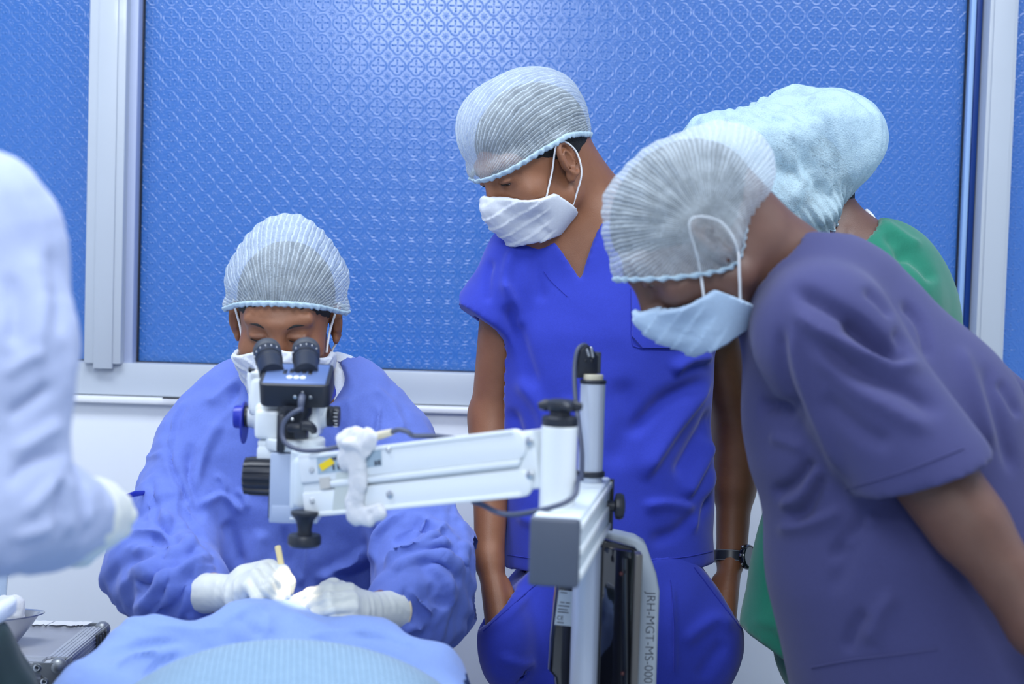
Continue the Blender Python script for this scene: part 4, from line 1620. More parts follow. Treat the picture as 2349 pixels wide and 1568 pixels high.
    if band:
        # ruffled elastic: a flat band standing off the rim
        rimv = X[-nphi:]
        up = X[-3 * nphi:-2 * nphi]
        bm = bmesh.new()
        rows = []
        cen = rimv.mean(0)
        for k in range(nphi):
            outd = rimv[k] - cen; outd /= np.linalg.norm(outd)
            updir = up[k] - rimv[k]; updir /= np.linalg.norm(updir)
            ruff = .0011 * math.sin(60 * ph[k]) + .0006 * math.sin(23 * ph[k])
            row = []
            for (q, e) in ((-.0030, .0006), (-.0042, .0018), (-.002, .0030), (.0012, .0034), (.0042, .0028), (.0055, .0008)):
                row.append(bm.verts.new((rimv[k] + outd * (e + ruff * (1 if e > .003 else .4)) + updir * (q + (.0010 * math.sin(60 * ph[k] + 1) if q < 0 else 0))) * h.s))
            rows.append(row)
        for k in range(nphi):
            a, b = rows[k], rows[(k + 1) % nphi]
            for i in range(6):
                bm.faces.new((a[i], b[i], b[(i + 1) % 6], a[(i + 1) % 6]))
        bmesh.ops.recalc_face_normals(bm, faces=bm.faces)
        bme = bpy.data.meshes.new("elastic_band"); bm.to_mesh(bme); bm.free()
        bme.polygons.foreach_set("use_smooth", [True] * len(bme.polygons))
        bo = link("elastic_band", bme, M_CAPBAND, o, local=True)
    return o


M_CAP = cap_material("cap_film", (0.80, 0.91, 1.0), 0.42, 0.80, 118)
M_CAP2 = cap_material("cap_film_dense", (0.60, 0.79, 0.88), 0.90, 0.98, 8)
M_CAPBAND = cloth("cap_elastic", (0.62, 0.80, 0.92), weave=1200, wb=0.0004, transl=0.25)


def bvh_of(V, Q):
    return BVHTree.FromPolygons([tuple(v) for v in V], [tuple(q) for q in Q])


def patch(name, bvh, poly, mat, parent, lift=.0015, th=.001, n=14, label=None):
    """cloth patch sewn on: polygon (pixels) projected on to the garment below it"""
    poly = np.array(poly, float)
    lo, hi = poly.min(0), poly.max(0)
    o = Vector((0, 0, CAM_H))
    # resample the outline and fan it in rings towards the centre
    ring = []
    for i in range(len(poly)):
        a, b = poly[i], poly[(i + 1) % len(poly)]
        m = max(2, int(np.linalg.norm(b - a) / 9))
        ring += [a + (b - a) * k / m for k in range(m)]
    ring = np.array(ring); c = ring.mean(0)
    rows = [c + (ring - c) * f for f in (1, .985, .8, .6, .4, .2)]
    bm = bmesh.new()

    def hit(q, l):
        d = Vector(P(q[0], q[1], 1.0)) - o
        d.normalize()
        h = bvh.ray_cast(o, d)
        if h[0] is None: return None
        nn = h[1] if h[1].dot(d) < 0 else -h[1]
        return h[0] + nn * l
    vr = []
    for k, rw in enumerate(rows):
        r_ = []
        for q in rw:
            p = hit(q, lift * (.1 if k == 0 else 1))
            if p is None: bm.free(); return None
            r_.append(bm.verts.new(p))
        vr.append(r_)
    for a, b in zip(vr[:-1], vr[1:]):
        for k in range(len(a)):
            bm.faces.new((a[k], a[(k + 1) % len(a)], b[(k + 1) % len(a)], b[k]))
    bm.faces.new(vr[-1])
    return bm_obj(name, bm, mat, parent, label)


def stitch(name, bvh, pts, r, mat, parent, lift=.0005, flat=.5):
    """seam or piping running over the garment"""
    o = Vector((0, 0, CAM_H))
    out = []
    for q in smooth_path([(*p, 0) for p in pts], 8):
        d = Vector(P(q[0], q[1], 1.0)) - o; d.normalize()
        h = bvh.ray_cast(o, d)
        if h[0] is not None:
            nn = h[1] if h[1].dot(d) < 0 else -h[1]
            out.append(np.array(h[0] + nn * lift))
    if len(out) < 3: return None
    return bm_obj(name, add_tube(bmesh.new(), out, r, 6), mat, parent)


def body_mesh(name, prims, parent, mat, h, fine=(), smooth=1):
    f = solid(prims, h, fine=fine)
    V, Q = f.mesh(smooth)
    return np_obj(name, V, Q, mat, parent), V, Q


def person(label, loc, group=None):
    return thing("person", label, "person", (loc[0], loc[1], 0), group)
# ------------------------------------------------------------------ standing man in royal blue scrubs
M_SCRUB = cloth("royal_blue_scrub", (0.030, 0.050, 0.46), weave=1400, wb=0.00025, sheen=0.25)
M_SCRUB_SEAM = cloth("royal_blue_seam", (0.022, 0.036, 0.40), weave=1400, wb=0.0002)
ZS = 2.45
hS = Head(P(1226, 379, 2.43), 212, 32, 0, 1.035)
man = person("person standing with hands in pockets, in royal blue scrubs, white mask and net cap", P(1400, 1300, ZS))
HS = head_prims(hS, lid=.55)
nb = P(1352, 520, 2.49)
shL, shR = P(1168, 640, 2.47), P(1612, 632, 2.52)
elL, elR = P(1131, 955, 2.52), P(1690, 985, 2.62)
wrL, wrR = P(1122, 1285, 2.44), P(1678, 1275, 2.56)
haL, haR = P(1146, 1420, 2.40), P(1655, 1425, 2.48)
BS = list(HS)
a_ = lambda L, pr, k=.03: L.append(('a', pr, k))
a_(BS, seg(hS.w(0, -.038, -.055), nb, .054 * 1.04, .060), .035)
a_(BS, seg(hS.w(0, -.06, -.01), P(1400, 500, 2.54), .045, .055), .04)
a_(BS, seg(nb, P(1225, 605, 2.49), .048, .040), .05)
a_(BS, seg(P(1400, 505, 2.54), P(1560, 600, 2.53), .046, .042), .05)
chS = P(1380, 780, 2.51)
a_(BS, ell(P(1372, 700, 2.50), (.155, .088, .17)), .05)
a_(BS, seg(P(1390, 900, 2.51), P(1400, 1290, 2.51), .135, .15, (EY, 1.6)), .05)
a_(BS, seg(shL, elL, .046, .039), .03); a_(BS, seg(elL, wrL, .038, .025, None), .02)
a_(BS, seg(elL, elL + (wrL - elL) * .45, .038, .036), .02)
a_(BS, seg(shR, elR, .047, .040), .03); a_(BS, seg(elR, wrR, .039, .027), .02)
a_(BS, seg(elR, elR + (wrR - elR) * .45, .039, .039), .02)
for w_, ha, sx in ((wrL, haL, 1), (wrR, haR, -1)):
    a_(BS, seg(w_, ha, .026, .034, (EX, 1.35)), .02)
    fd = np.array([0, 0, -1.0])
    for k in range(4):
        q = ha + np.array([sx * .008, -.028 + .019 * k, -.01])
        a_(BS, seg(q, q + fd * .045 + EX * sx * .012, .0088, .0082), .006)
        a_(BS, seg(q + fd * .045 + EX * sx * .012, q + fd * .07 + EX * sx * .028, .0082, .0072), .004)
    a_(BS, seg(w_ + (ha - w_) * .4 + EX * sx * .018, ha + np.array([sx * .040, -.012, -.01]), .012, .010), .01)
fl_, fh_ = hS.c - .125, hS.c + .125
body_mesh("body", BS, man, M_SKIN_S, .0065, fine=[(fl_, fh_, .0024)])
build_eyes(hS, man, 30)
build_hair(hS, man)
# eyebrows
for sx in (-1, 1):
    bm = add_tube(bmesh.new(), [hS.w(sx * .014, .0915, .0275), hS.w(sx * .030, .0885, .034), hS.w(sx * .048, .076, .0315)], [.0022, .0028, .0012], 8, flat=.6, smooth=5)
    bm_obj("eyebrow", bm, M_HAIR, man)
    bm = add_tube(bmesh.new(), [hS.w(sx * .0195, .0835, .0085), hS.w(sx * .031, .0875, .0088), hS.w(sx * .043, .0795, .0075)], [.0006, .0010, .0008], 6, smooth=5)
    bm_obj("eyelashes", bm, M_HAIR, man)
build_cap(hS, man, M_CAP, rim=(.030, .036, -.008), puff=.012, bulges=[((0, .75, .55), .022, 3), ((0, -.4, 1), .012, 2)], pleat_axis='y', npl=40, pamp=.0016, seedv=4, crumple=.004)
build_mask(hS, man, M_MASK, top=(.002, -.020), loops=((-1, 1), (1, 1)), back=.042, bottom=-.114, seedv=2)

# scrub top
nL = lambda x0, y0, x1, y1, Z: (P(x0, y0, Z), np.cross(P(x1, y1, Z) - P(x0, y0, Z), P((x0 + x1) / 2, (y0 + y1) / 2, Z) - np.array([0, 0, CAM_H])))
T = []
a_(T, seg(P(1375, 660, 2.505), P(1385, 800, 2.50), .165, .185, (EY, 1.60)), .05)
a_(T, cyl(P(1385, 780, 2.50), P(1398, 1293, 2.50), .183, .187, (EY, 1.58)), .05)
a_(T, seg(P(1330, 560, 2.50), P(1210, 598, 2.49), .070, .066), .05)
a_(T, seg(P(1410, 520, 2.54), P(1570, 590, 2.53), .068, .064), .05)
a_(T, ell(P(1400, 480, 2.585), (.055, .03, .05)), .04)
a_(T, cyl(P(1205, 605, 2.48), P(1112, 742, 2.47), .066, .066), .035)
a_(T, cyl(P(1580, 600, 2.52), P(1672, 745, 2.53), .066, .066), .035)
B0 = [b[:2] for b in ()]
f = solid(T, .0048, lo=P(1030, 1320, 2.42) - np.array([0, .12, 0]), hi=P(1800, 400, 2.6) + np.array([0, .15, 0]))
# V neck, open at the front
c_ = P(1331, 641, 2.35)
def plane_line(x0, y0, x1, y1, Z, flip=1):
    a, b = P(x0, y0, Z), P(x1, y1, Z)
    n = np.cross(b - a, EY) * flip
    return (a, n)
f.sub_planes([plane_line(1331, 641, 1252, 520, 2.42, 1), plane_line(1331, 641, 1392, 470, 2.42, -1), (nb + EY * .045, EY)])
CS = [('a', seg(hS.w(0, -.038, -.055), nb, .054 * 1.04, .060), .035), ('a', seg(hS.w(0, -.06, -.01), P(1400, 500, 2.54), .045, .05), .04),
      ('a', seg(shL + (elL - shL) * .33, elL, .044, .039), .03), ('a', seg(shR + (elR - shR) * .33, elR, .045, .040), .03)]
f.carve(CS, .0075)
V, Q = f.mesh(2)
Nn = normals(V, Q)
SF = [
    ([(1180, 560), (1160, 640), (1165, 720)], 12, .006, 'g'), ([(1128, 590), (1118, 640), (1120, 700)], 9, -.005, 'g'),
    ([(1165, 690), (1200, 800), (1230, 900)], 16, -.006, 'g'), ([(1150, 640), (1185, 700), (1195, 760)], 10, .006, 'g'),
    ([(1240, 560), (1230, 620), (1245, 700)], 14, -.004, 'g'),
    ([(1640, 860), (1560, 970), (1500, 1060), (1470, 1110)], 20, .010, 'f'), ([(1645, 930), (1590, 1030), (1545, 1100)], 16, -.009, 'g'),
    ([(1640, 820), (1580, 830), (1540, 860)], 14, .008, 'f'), ([(1640, 1000), (1600, 1090), (1570, 1150)], 15, .009, 'f'),
    ([(1635, 870), (1520, 920), (1440, 1010)], 18, -.008, 'g'), ([(1650, 1060), (1600, 1180), (1590, 1230)], 13, .007, 'f'),
    ([(1470, 1160), (1530, 1150), (1600, 1165)], 13, .006, 'f'), ([(1640, 1120), (1560, 1215), (1480, 1240)], 15, -.006, 'g'),
    ([(1180, 860), (1240, 940), (1260, 1040)], 18, .006, 'g'), ([(1165, 930), (1190, 1010), (1180, 1100)], 14, -.006, 'g'),
    ([(1300, 900), (1310, 1000), (1290, 1100)], 22, .004, 'g'), ([(1420, 860), (1440, 960), (1400, 1080)], 26, -.004, 'g'),
    ([(1180, 1180), (1240, 1200), (1300, 1190)], 12, .004, 'g'), ([(1500, 600), (1480, 660), (1470, 740)], 14, .004, 'g'),
]
V = stroke_fold(V, Nn, [(p_, w_, a__ * 1.6, k_) for p_, w_, a__, k_ in SF])
V = V + Nn * (soft_noise(V, 22, 8)[:, None] * .0035 + (tri_noise(V, 5, 9, 2)[:, None] - .5) * .008)
V = laplace(V, Q, 1)
top_o = np_obj("scrub_top", V, Q, M_SCRUB, man)
bvh = bvh_of(V, Q)
patch("chest_pocket", bvh, [(1447, 660), (1600, 662), (1605, 800), (1472, 798), (1449, 772)], M_SCRUB, top_o, .0035)
stitch("seam", bvh, [(1447, 662), (1449, 772), (1472, 798), (1602, 800)], .0011, M_SCRUB_SEAM, top_o)
stitch("seam", bvh, [(1165, 1272), (1280, 1286), (1420, 1288), (1560, 1278), (1640, 1262)], .0010, M_SCRUB_SEAM, top_o)
stitch("seam", bvh, [(1248, 622), (1265, 645), (1302, 680)], .0009, M_SCRUB_SEAM, top_o)
# trousers with slanted pockets
T = []
a_(T, cyl(P(1398, 1420, 2.50), P(1398, 1262, 2.50), .185, .172, (EY, 1.5)), .03)
a_(T, seg(P(1398, 1420, 2.50), P(1398, 1520, 2.50), .188, .185, (EY, 1.5)), .05)
for hx, ha, sx in ((1292, haL, 1), (1512, haR, -1)):
    hip = P(hx, 1420, 2.50)
    foot = np.array([hip[0], hip[1] + .02, .06])
    a_(T, seg(hip, (hip + foot) / 2 + np.array([0, -.02, 0]), .108, .088, (EY, 1.15)), .05)
    a_(T, cyl((hip + foot) / 2 + np.array([0, -.02, 0]), foot, .088, .085, None), .04)
    a_(T, ell(ha + np.array([sx * .012, -.004, -.035]), (.050, .062, .085)), .05)
f = solid(T, .0065)
f.sub_planes([plane_line(1268, 1285, 1108, 1442, 2.35, 1)])
f.sub_planes([plane_line(1588, 1280, 1704, 1440, 2.35, -1)])
f.carve([(o, p, k) for o, p, k in BS if o == 'a'], .004)
V, Q = f.mesh(2)
Nn = normals(V, Q)
V = stroke_fold(V, Nn, [([(1270, 1300), (1255, 1400), (1250, 1540)], 12, .004, 'f'), ([(1140, 1500), (1200, 1520), (1230, 1510)], 12, .006, 'f'), ([(1560, 1480), (1640, 1420), (1690, 1445)], 16, .007, 'g'),
                        ([(1540, 1330), (1545, 1420), (1550, 1560)], 10, .004, 'f'), ([(1600, 1560), (1640, 1500), (1670, 1470)], 16, -.006, 'g'),
                        ([(1240, 1330), (1180, 1400), (1125, 1450)], 9, .004, 'g')])
V = V + Nn * (soft_noise(V, 18, 18)[:, None] * .004 + (tri_noise(V, 5, 19, 2)[:, None] - .5) * .008)
tr_o = np_obj("trousers", V, Q, M_SCRUB, man)
bvh = bvh_of(V, Q)
stitch("seam", bvh, [(1262, 1310), (1110, 1446)], .0014, M_SCRUB_SEAM, tr_o)
stitch("seam", bvh, [(1592, 1300), (1700, 1442)], .0014, M_SCRUB_SEAM, tr_o)
stitch("seam", bvh, [(1537, 1330), (1545, 1420), (1546, 1540)], .0010, M_SCRUB_SEAM, tr_o)
for hx in (1292, 1512):
    hip = P(hx, 1420, 2.50)
    f = Field((hip[0] - .08, hip[1] - .26, -.01), (hip[0] + .08, hip[1] + .16, .16), .007)
    f.add(seg((hip[0], hip[1] + .05, .045), (hip[0], hip[1] - .15, .035), .045, .04), .03)
    f.add(seg((hip[0], hip[1] + .03, .05), (hip[0], hip[1] + .03, .10), .045, .045), .03)
    f.cut((0, 0, 0.002), (0, 0, -1))
    V, Q = f.mesh(2)
    np_obj("shoe", V, Q, M_BLACK, man)
# wristwatch on the far forearm
wd = (wrR - elR); wd /= np.linalg.norm(wd)
wc = wrR + wd * .002
Rw2 = frame(wd, (.72, -.70, 0))
bm = add_lathe(bmesh.new(), [(.0315, -.0095), (.0345, -.0095), (.0345, .0095), (.0315, .0095)], wc, wd, 36)
watch = bm_obj("wristwatch", bm, plain("black_leather", (.03, .035, .05), .35), man, "black leather strapped chronograph watch")
for s_ in (-.0085, .0085):
    bm = add_lathe(bmesh.new(), [(.0342, -.0006), (.0349, -.0003), (.0349, .0003), (.0342, .0006)], wc + wd * s_, wd, 36)
    bm_obj("strap_stitching", bm, plain("strap_thread", (.3, .32, .36), .6) if s_ < 0 else bpy.data.materials["strap_thread"], watch)
dd = Rw2[:, 0]
bm = add_lathe(bmesh.new(), [(.0215, .0), (.0225, .002), (.0225, .008), (.0205, .0105), (.0185, .0107), (.018, .0095), (.004, .0095)], wc + dd * .030, dd, 36)
bm_obj("watch_case", bm, M_BLACKG, watch)
bm = add_cyl(bmesh.new(), wc + dd * .0392, wc + dd * .0402, .0178, n=32, bev=.0003)
bm_obj("watch_dial", bm, plain("grey_dial", (.22, .25, .30), .15, coat=.8), watch)
sd = np.cross(dd, wd)
for a in (-40, 0, 40, 150, 210):
    q = math.radians(a)
    e = (sd * -math.cos(q) + wd * math.sin(q))
    bm = add_cyl(bmesh.new(), wc + dd * .035 + e * .0215, wc + dd * .035 + e * .0265, .0028, n=12)
    bm_obj("crown_button", bm, M_STEEL, watch)
# ------------------------------------------------------------------ seated surgeon in a blue gown
M_GOWN = cloth("blue_nonwoven_gown", (0.150, 0.220, 0.66), weave=1600, wb=0.00022, crumple=0.0016, cscale=11, sheen=0.2, transl=0.06)
M_GOWN_DK = cloth("blue_gown_seam", (0.07, 0.11, 0.50), weave=1600, wb=0.0002)
M_WHITECLOTH = cloth("white_undershirt", (0.82, 0.86, 0.93), weave=900, wb=0.0003, crumple=0.001, cscale=25)
ZG = 2.32
hG = Head(P(656, 740, 2.33), 270, 22, 0, 1.0)
sur = person("person seated in blue gown and latex gloves, looking down through the microscope eyepieces", P(680, 1400, 2.45))
HG = head_prims(hG, lid=.12)
BG = list(HG)
nbG = P(678, 905, 2.45)
sL, sR = P(470, 1030, 2.45), P(885, 1030, 2.45)
eL, eR = P(352, 1290, 2.30), P(1000, 1310, 2.30)
wL, wR = P(505, 1362, 2.13), P(868, 1402, 2.13)
a_(BG, seg(hG.w(0, -.045, -.05), nbG, .054, .058), .035)
a_(BG, seg(nbG, P(560, 950, 2.46), .05, .045), .05); a_(BG, seg(nbG, P(800, 950, 2.46), .05, .045), .05)
a_(BG, seg(P(680, 1010, 2.46), P(680, 1400, 2.50), .145, .15, (EY, 1.6)), .05)
for s_, e_, w_ in ((sL, eL, wL), (sR, eR, wR)):
    a_(BG, seg(s_, e_, .045, .036), .03); a_(BG, seg(e_, w_, .036, .025), .02)
mw = lambda w_, t: w_ + (t - w_) / np.linalg.norm(t - w_) * .06
a_(BG, seg(wL, mw(wL, P(610, 1335, 2.08)), .024, .020), .02)
a_(BG, seg(wR, mw(wR, P(780, 1395, 2.08)), .024, .020), .02)
hipG = P(680, 1440, 2.52)
for sx in (-1, 1):
    knee = np.array([hipG[0] + sx * .16, 2.25, .60]); hp = hipG + np.array([sx * .09, 0, 0])
    foot = np.array([hipG[0] + sx * .17, 2.40, .09])
    a_(BG, seg(hp, knee, .075, .055), .04); a_(BG, seg(knee, foot, .052, .035), .03)
    a_(BG, seg(foot + np.array([0, .03, -.04]), foot + np.array([0, -.15, -.055]), .035, .03), .03)
body_mesh("body", BG, sur, M_SKIN_S, .0075, fine=[(hG.c - .12, hG.c + .12, .0023)])
build_eyes(hG, sur, 40)
build_hair(hG, sur)
for sx in (-1, 1):
    bm = add_tube(bmesh.new(), [hG.w(sx * .013, .0920, .0285), hG.w(sx * .030, .0885, .0345), hG.w(sx * .050, .0755, .0315)], [.0018, .0024, .0010], 8, flat=.5, smooth=5)
    bm_obj("eyebrow", bm, M_HAIR, sur)
    bm = add_tube(bmesh.new(), [hG.w(sx * .0185, .0830, .0062), hG.w(sx * .031, .0868, .0052), hG.w(sx * .0435, .0795, .0055)], [.0006, .0012, .0008], 6, smooth=5)
    bm_obj("eyelashes", bm, M_HAIR, sur)
build_cap(hG, sur, M_CAP, rim=(.070, .022, -.01), puff=.012, bulges=[((0, -.2, 1), .036, 5), ((1, -.1, -.05), .020, 3), ((-1, -.1, -.05), .020, 3)], pleat_axis='y', npl=44, pamp=.0018, seedv=9, crumple=.006, gather=1.6)
build_mask(hG, sur, M_MASK, top=(.004, -.018), loops=((-1, 1), (1, 1)), back=.020, bottom=-.124, seedv=5, puff=.003, slant=.2, loop_r=.0019)

# gown: body, shoulders and two gathered sleeves
T = []
a_(T, seg(P(680, 1040, 2.45), P(680, 1180, 2.47), .190, .205, (EY, 1.65)), .05)
a_(T, seg(P(680, 1180, 2.47), P(680, 1480, 2.48), .205, .225, (EY, 1.5)), .05)
a_(T, seg(P(672, 925, 2.46), P(555, 945, 2.46), .074, .072), .05)
a_(T, seg(P(690, 925, 2.46), P(805, 945, 2.46), .074, .072), .05)
a_(T, seg(P(555, 945, 2.46), P(470, 1030, 2.45), .072, .074), .05)
a_(T, seg(P(805, 945, 2.46), P(885, 1025, 2.45), .072, .074), .05)
a_(T, seg(P(462, 1040, 2.44), P(374, 1290, 2.30), .076, .085), .05)
a_(T, seg(P(893, 1040, 2.44), P(980, 1300, 2.30), .076, .085), .05)
a_(T, seg(P(372, 1300, 2.30), P(425, 1360, 2.20), .083, .070), .035)
a_(T, seg(P(415, 1355, 2.21), P(492, 1360, 2.14), .066, .022), .03)
a_(T, seg(P(985, 1310, 2.30), P(945, 1390, 2.20), .083, .070), .035)
a_(T, seg(P(955, 1385, 2.21), P(880, 1402, 2.135), .066, .022), .03)
lap = P(680, 1500, 2.45)
kz_ = P(680, 1480, 2.4)[2]
for sx in (-1, 1):
    a_(T, seg((lap[0] + sx * .09, 2.50, kz_ - .08), (lap[0] + sx * .16, 2.26, .62), .11, .085), .06)
    a_(T, cyl((lap[0] + sx * .16, 2.26, .60), (lap[0] + sx * .17, 2.34, .25), .085, .11), .05)
a_(T, ell(P(345, 1335, 2.27), (.05, .06, .05)), .04)
a_(T, ell(P(1010, 1400, 2.27), (.045, .06, .05)), .04)
f = solid(T, .0105, lo=np.array([P(230, 0, 2.4)[0], 1.98, .20]), hi=np.array([P(1130, 0, 2.4)[0], 2.72, P(700, 820, 2.45)[2]]),
          fine=[((P(230, 0, 2.4)[0], 2.0, P(0, 1510, 2.2)[2]), (P(1130, 0, 2.4)[0], 2.4, P(0, 820, 2.45)[2]), .0042)])
f.carve([('a', seg(hG.w(0, -.045, -.05), nbG, .054, .058), .035)], .008)
# neck opening, wider on the surgeon's left where the white undershirt shows
f.sub(seg(P(690, 840, 2.34), P(700, 905, 2.42), .060, .056), .01)
f.sub(seg(P(700, 850, 2.44), P(757, 872, 2.36), .050, .034), .01)
V, Q = f.mesh(2)
Nn = normals(V, Q)
GF = [
    # shoulder and chest, image left
    ([(562, 862), (520, 890), (470, 930)], 10, .004, 'g'), ([(540, 870), (535, 920), (500, 985)], 12, -.006, 'g'),
    ([(430, 915), (400, 960), (392, 1030)], 8, .005, 'c'), ([(392, 1020), (400, 1080), (455, 1180)], 9, -.007, 'c'), ([(380, 1040), (330, 1050), (322, 1052)], 6, .004, 'g'),
    ([(560, 900), (480, 1010), (440, 1130)], 12, .007, 'g'), ([(440, 1010), (435, 1090), (470, 1200)], 12, -.012, 'g'),
    ([(455, 1160), (500, 1135), (530, 1145), (560, 1180)], 9, .008, 'f'), ([(520, 1130), (510, 1100), (490, 1090)], 6, .004, 'g'),
    ([(570, 1170), (560, 1140), (540, 1120)], 6, .004, 'g'),
    # image left sleeve: bunching at the elbow
    ([(350, 1090), (365, 1200), (440, 1265)], 11, -.008, 'g'), ([(420, 1090), (430, 1180), (480, 1250)], 10, -.014, 'g'),
    ([(280, 1220), (360, 1225), (430, 1245), (490, 1290)], 11, .015, 'f'), ([(300, 1270), (350, 1255), (400, 1262), (460, 1250)], 10, .013, 'f'),
    ([(285, 1305), (340, 1300), (355, 1275)], 9, .012, 'f'), ([(310, 1400), (370, 1340), (440, 1295), (490, 1280)], 12, .016, 'f'),
    ([(340, 1420), (390, 1370), (415, 1320), (480, 1285)], 9, .011, 'f'), ([(400, 1425), (425, 1380), (440, 1340)], 8, .010, 'f'),
    ([(350, 1230), (380, 1270), (365, 1290)], 7, -.010, 'g'), ([(430, 1280), (450, 1265), (490, 1275)], 6, -.009, 'g'), ([(310, 1330), (350, 1335), (375, 1300)], 9, -.011, 'g'),
    ([(430, 1400), (460, 1425), (500, 1425)], 7, .007, 'f'), ([(440, 1330), (455, 1310), (495, 1300)], 6, .007, 'f'),
    ([(330, 1150), (360, 1165), (400, 1210)], 10, .004, 'g'),
    # belly
    ([(600, 1210), (590, 1280), (560, 1330)], 18, .005, 'g'), ([(520, 1190), (540, 1260), (560, 1300)], 14, -.006, 'g'), ([(650, 1200), (652, 1300), (655, 1380)], 10, -.004, 'g'),
    ([(705, 1230), (700, 1300), (688, 1350)], 6, .006, 'f'), ([(720, 1330), (800, 1290), (850, 1250)], 16, .012, 'f'), ([(740, 1310), (815, 1320), (850, 1300)], 14, -.007, 'g'),
    ([(850, 1190), (845, 1280), (850, 1345)], 9, -.010, 'g'),
    # image right sleeve
    ([(845, 880), (900, 930), (930, 1000)], 12, .005, 'g'), ([(795, 900), (810, 960), (790, 1010)], 18, .005, 'g'), ([(870, 930), (865, 980), (850, 1010)], 8, .005, 'c'), ([(760, 960), (790, 1010), (775, 1060)], 14, -.004, 'g'),
    ([(1030, 1185), (1000, 1230), (930, 1280), (870, 1300)], 11, .013, 'f'), ([(930, 1170), (870, 1230), (855, 1300)], 10, .012, 'f'), ([(990, 1180), (965, 1210), (970, 1240)], 8, .010, 'c'),
    ([(1045, 1250), (1010, 1255), (940, 1275), (880, 1310)], 10, .012, 'f'), ([(1060, 1330), (1010, 1290), (960, 1285), (900, 1315)], 10, .012, 'f'), ([(1040, 1400), (1020, 1340), (975, 1300)], 9, .011, 'f'),
    ([(880, 1180), (855, 1220), (850, 1260)], 7, -.010, 'g'), ([(900, 1245), (920, 1230), (960, 1215)], 7, -.010, 'g'), ([(1000, 1420), (960, 1380), (930, 1350)], 9, .010, 'f'), ([(980, 1450), (950, 1440), (920, 1450)], 8, .008, 'f'),
    ([(1055, 1240), (1062, 1270), (1050, 1300)], 8, .008, 'g'), ([(990, 1330), (1000, 1370), (1040, 1390)], 8, -.010, 'g'), ([(930, 1345), (920, 1400), (925, 1440)], 7, -.008, 'g'),
]
V = stroke_fold(V, Nn, [(p_, w_, a__ * 1.75, k_) for p_, w_, a__, k_ in GF])
px = project(V)
arm_w = np.clip((np.abs(px[:, 0] - 672) - 190) / 90, 0, 1) * np.clip((px[:, 1] - 1000) / 200, 0, 1)
Nn = normals(V, Q)
V = V + Nn * ((tri_noise(V, 7, 31, 3) - .5) * (.014 + .026 * arm_w) + (tri_noise(V, 15, 32, 2) - .5) * (.004 + .012 * arm_w))[:, None]
V = laplace(V, Q, 1, .4)
gown = np_obj("surgical_gown", V, Q, M_GOWN, sur)
bvhG = bvh_of(V, Q)
bm = add_tube(bmesh.new(), [P(330, 1130, 2.30), P(305, 1133, 2.27), P(284, 1139, 2.26)], [.004, .005, .003], 8, flat=.4, smooth=4)
bm_obj("gown_tie", bm, M_BLUEP, gown)
# white undershirt collar and blue scrub neckline showing beside the neck
f = Field(P(560, 960, 2.45) - .02, P(880, 800, 2.55) + .02, .004)
f = Field(np.array([P(560, 900, 2.45)[0], 2.25, P(700, 960, 2.4)[2]]), np.array([P(880, 900, 2.45)[0], 2.62, P(700, 800, 2.4)[2]]), .0038)
f.add(seg(P(575, 915, 2.46), P(770, 915, 2.46), .068, .068, (EY, 1.0)), .04)
f.add(seg(P(700, 930, 2.42), P(774, 874, 2.45), .050, .046), .03)
f.carve([('a', seg(hG.w(0, -.045, -.05), nbG, .054, .058), .035)], .012)
f.sub(seg(P(680, 830, 2.40), P(690, 900, 2.40), .062, .052), .01)
V, Q = f.mesh(2)
V, Q = one_piece(V, Q, P(790, 885, 2.38))
V = V + normals(V, Q) * (tri_noise(V, 14, 41, 2)[:, None] - .5) * .006
np_obj("undershirt", V, Q, M_WHITECLOTH, sur)
bm = add_tube(bmesh.new(), [P(585, 880, 2.40), P(620, 930, 2.36), P(690, 950, 2.345), P(750, 905, 2.375), P(772, 862, 2.43), P(760, 840, 2.48)], .013, 12, flat=.5, smooth=6)
bm_obj("scrub_collar", bm, M_SCRUB, sur)

# ---- gloved hands
def glove(name, prims, parent, mat, h=.0023, crease=(), seedv=1):
    f = solid(prims, h)
    V, Q = f.mesh(1)
    Nn = normals(V, Q)
    V = stroke_fold(V, Nn, crease)
    V = V + Nn * ((tri_noise(V, 40, seedv, 2) - .5) * .0016)[:, None]
    return np_obj(name, V, Q, mat, parent), V, Q


def finger(L, pts, r, k=.0025):
    rs = [r, r * .98, r * .92, r * .80]
    for i in range(len(pts) - 1):
        a_(L, seg(pts[i], pts[i + 1], rs[i], rs[i + 1]), k)
    for i in range(1, len(pts) - 1):
        a_(L, ell(pts[i], rs[i] * 1.07), .004)


# image left hand, holding the handpiece like a pen
G1 = []
kn = [P(622, 1300, 2.085), P(603, 1303, 2.065), P(587, 1318, 2.045), P(572, 1342, 2.035)]
w1 = P(528, 1358, 2.105)
a_(G1, cyl(w1, P(462, 1360, 2.15), .0265, .0310), .012)
for k_ in kn: a_(G1, seg(w1 + (k_ - w1) * .12, k_, .0185, .0095), .009)
a_(G1, seg(P(560, 1320, 2.09), P(610, 1306, 2.085), .016, .012), .015)
a_(G1, seg(P(545, 1370, 2.07), P(578, 1352, 2.045), .020, .012), .015)
finger(G1, [kn[0], P(648, 1312, 2.055), P(662, 1335, 2.045), P(662, 1353, 2.05)], .0105)
finger(G1, [kn[1], P(632, 1332, 2.028), P(648, 1360, 2.03), P(656, 1382, 2.04)], .0105)
finger(G1, [kn[2], P(612, 1352, 2.015), P(636, 1374, 2.02), P(650, 1392, 2.035)], .0100)
finger(G1, [kn[3], P(592, 1372, 2.012), P(618, 1386, 2.02), P(638, 1394, 2.03)], .0090)
finger(G1, [P(585, 1325, 2.11), P(618, 1330, 2.095), P(642, 1345, 2.075), P(655, 1362, 2.065)], .0112)
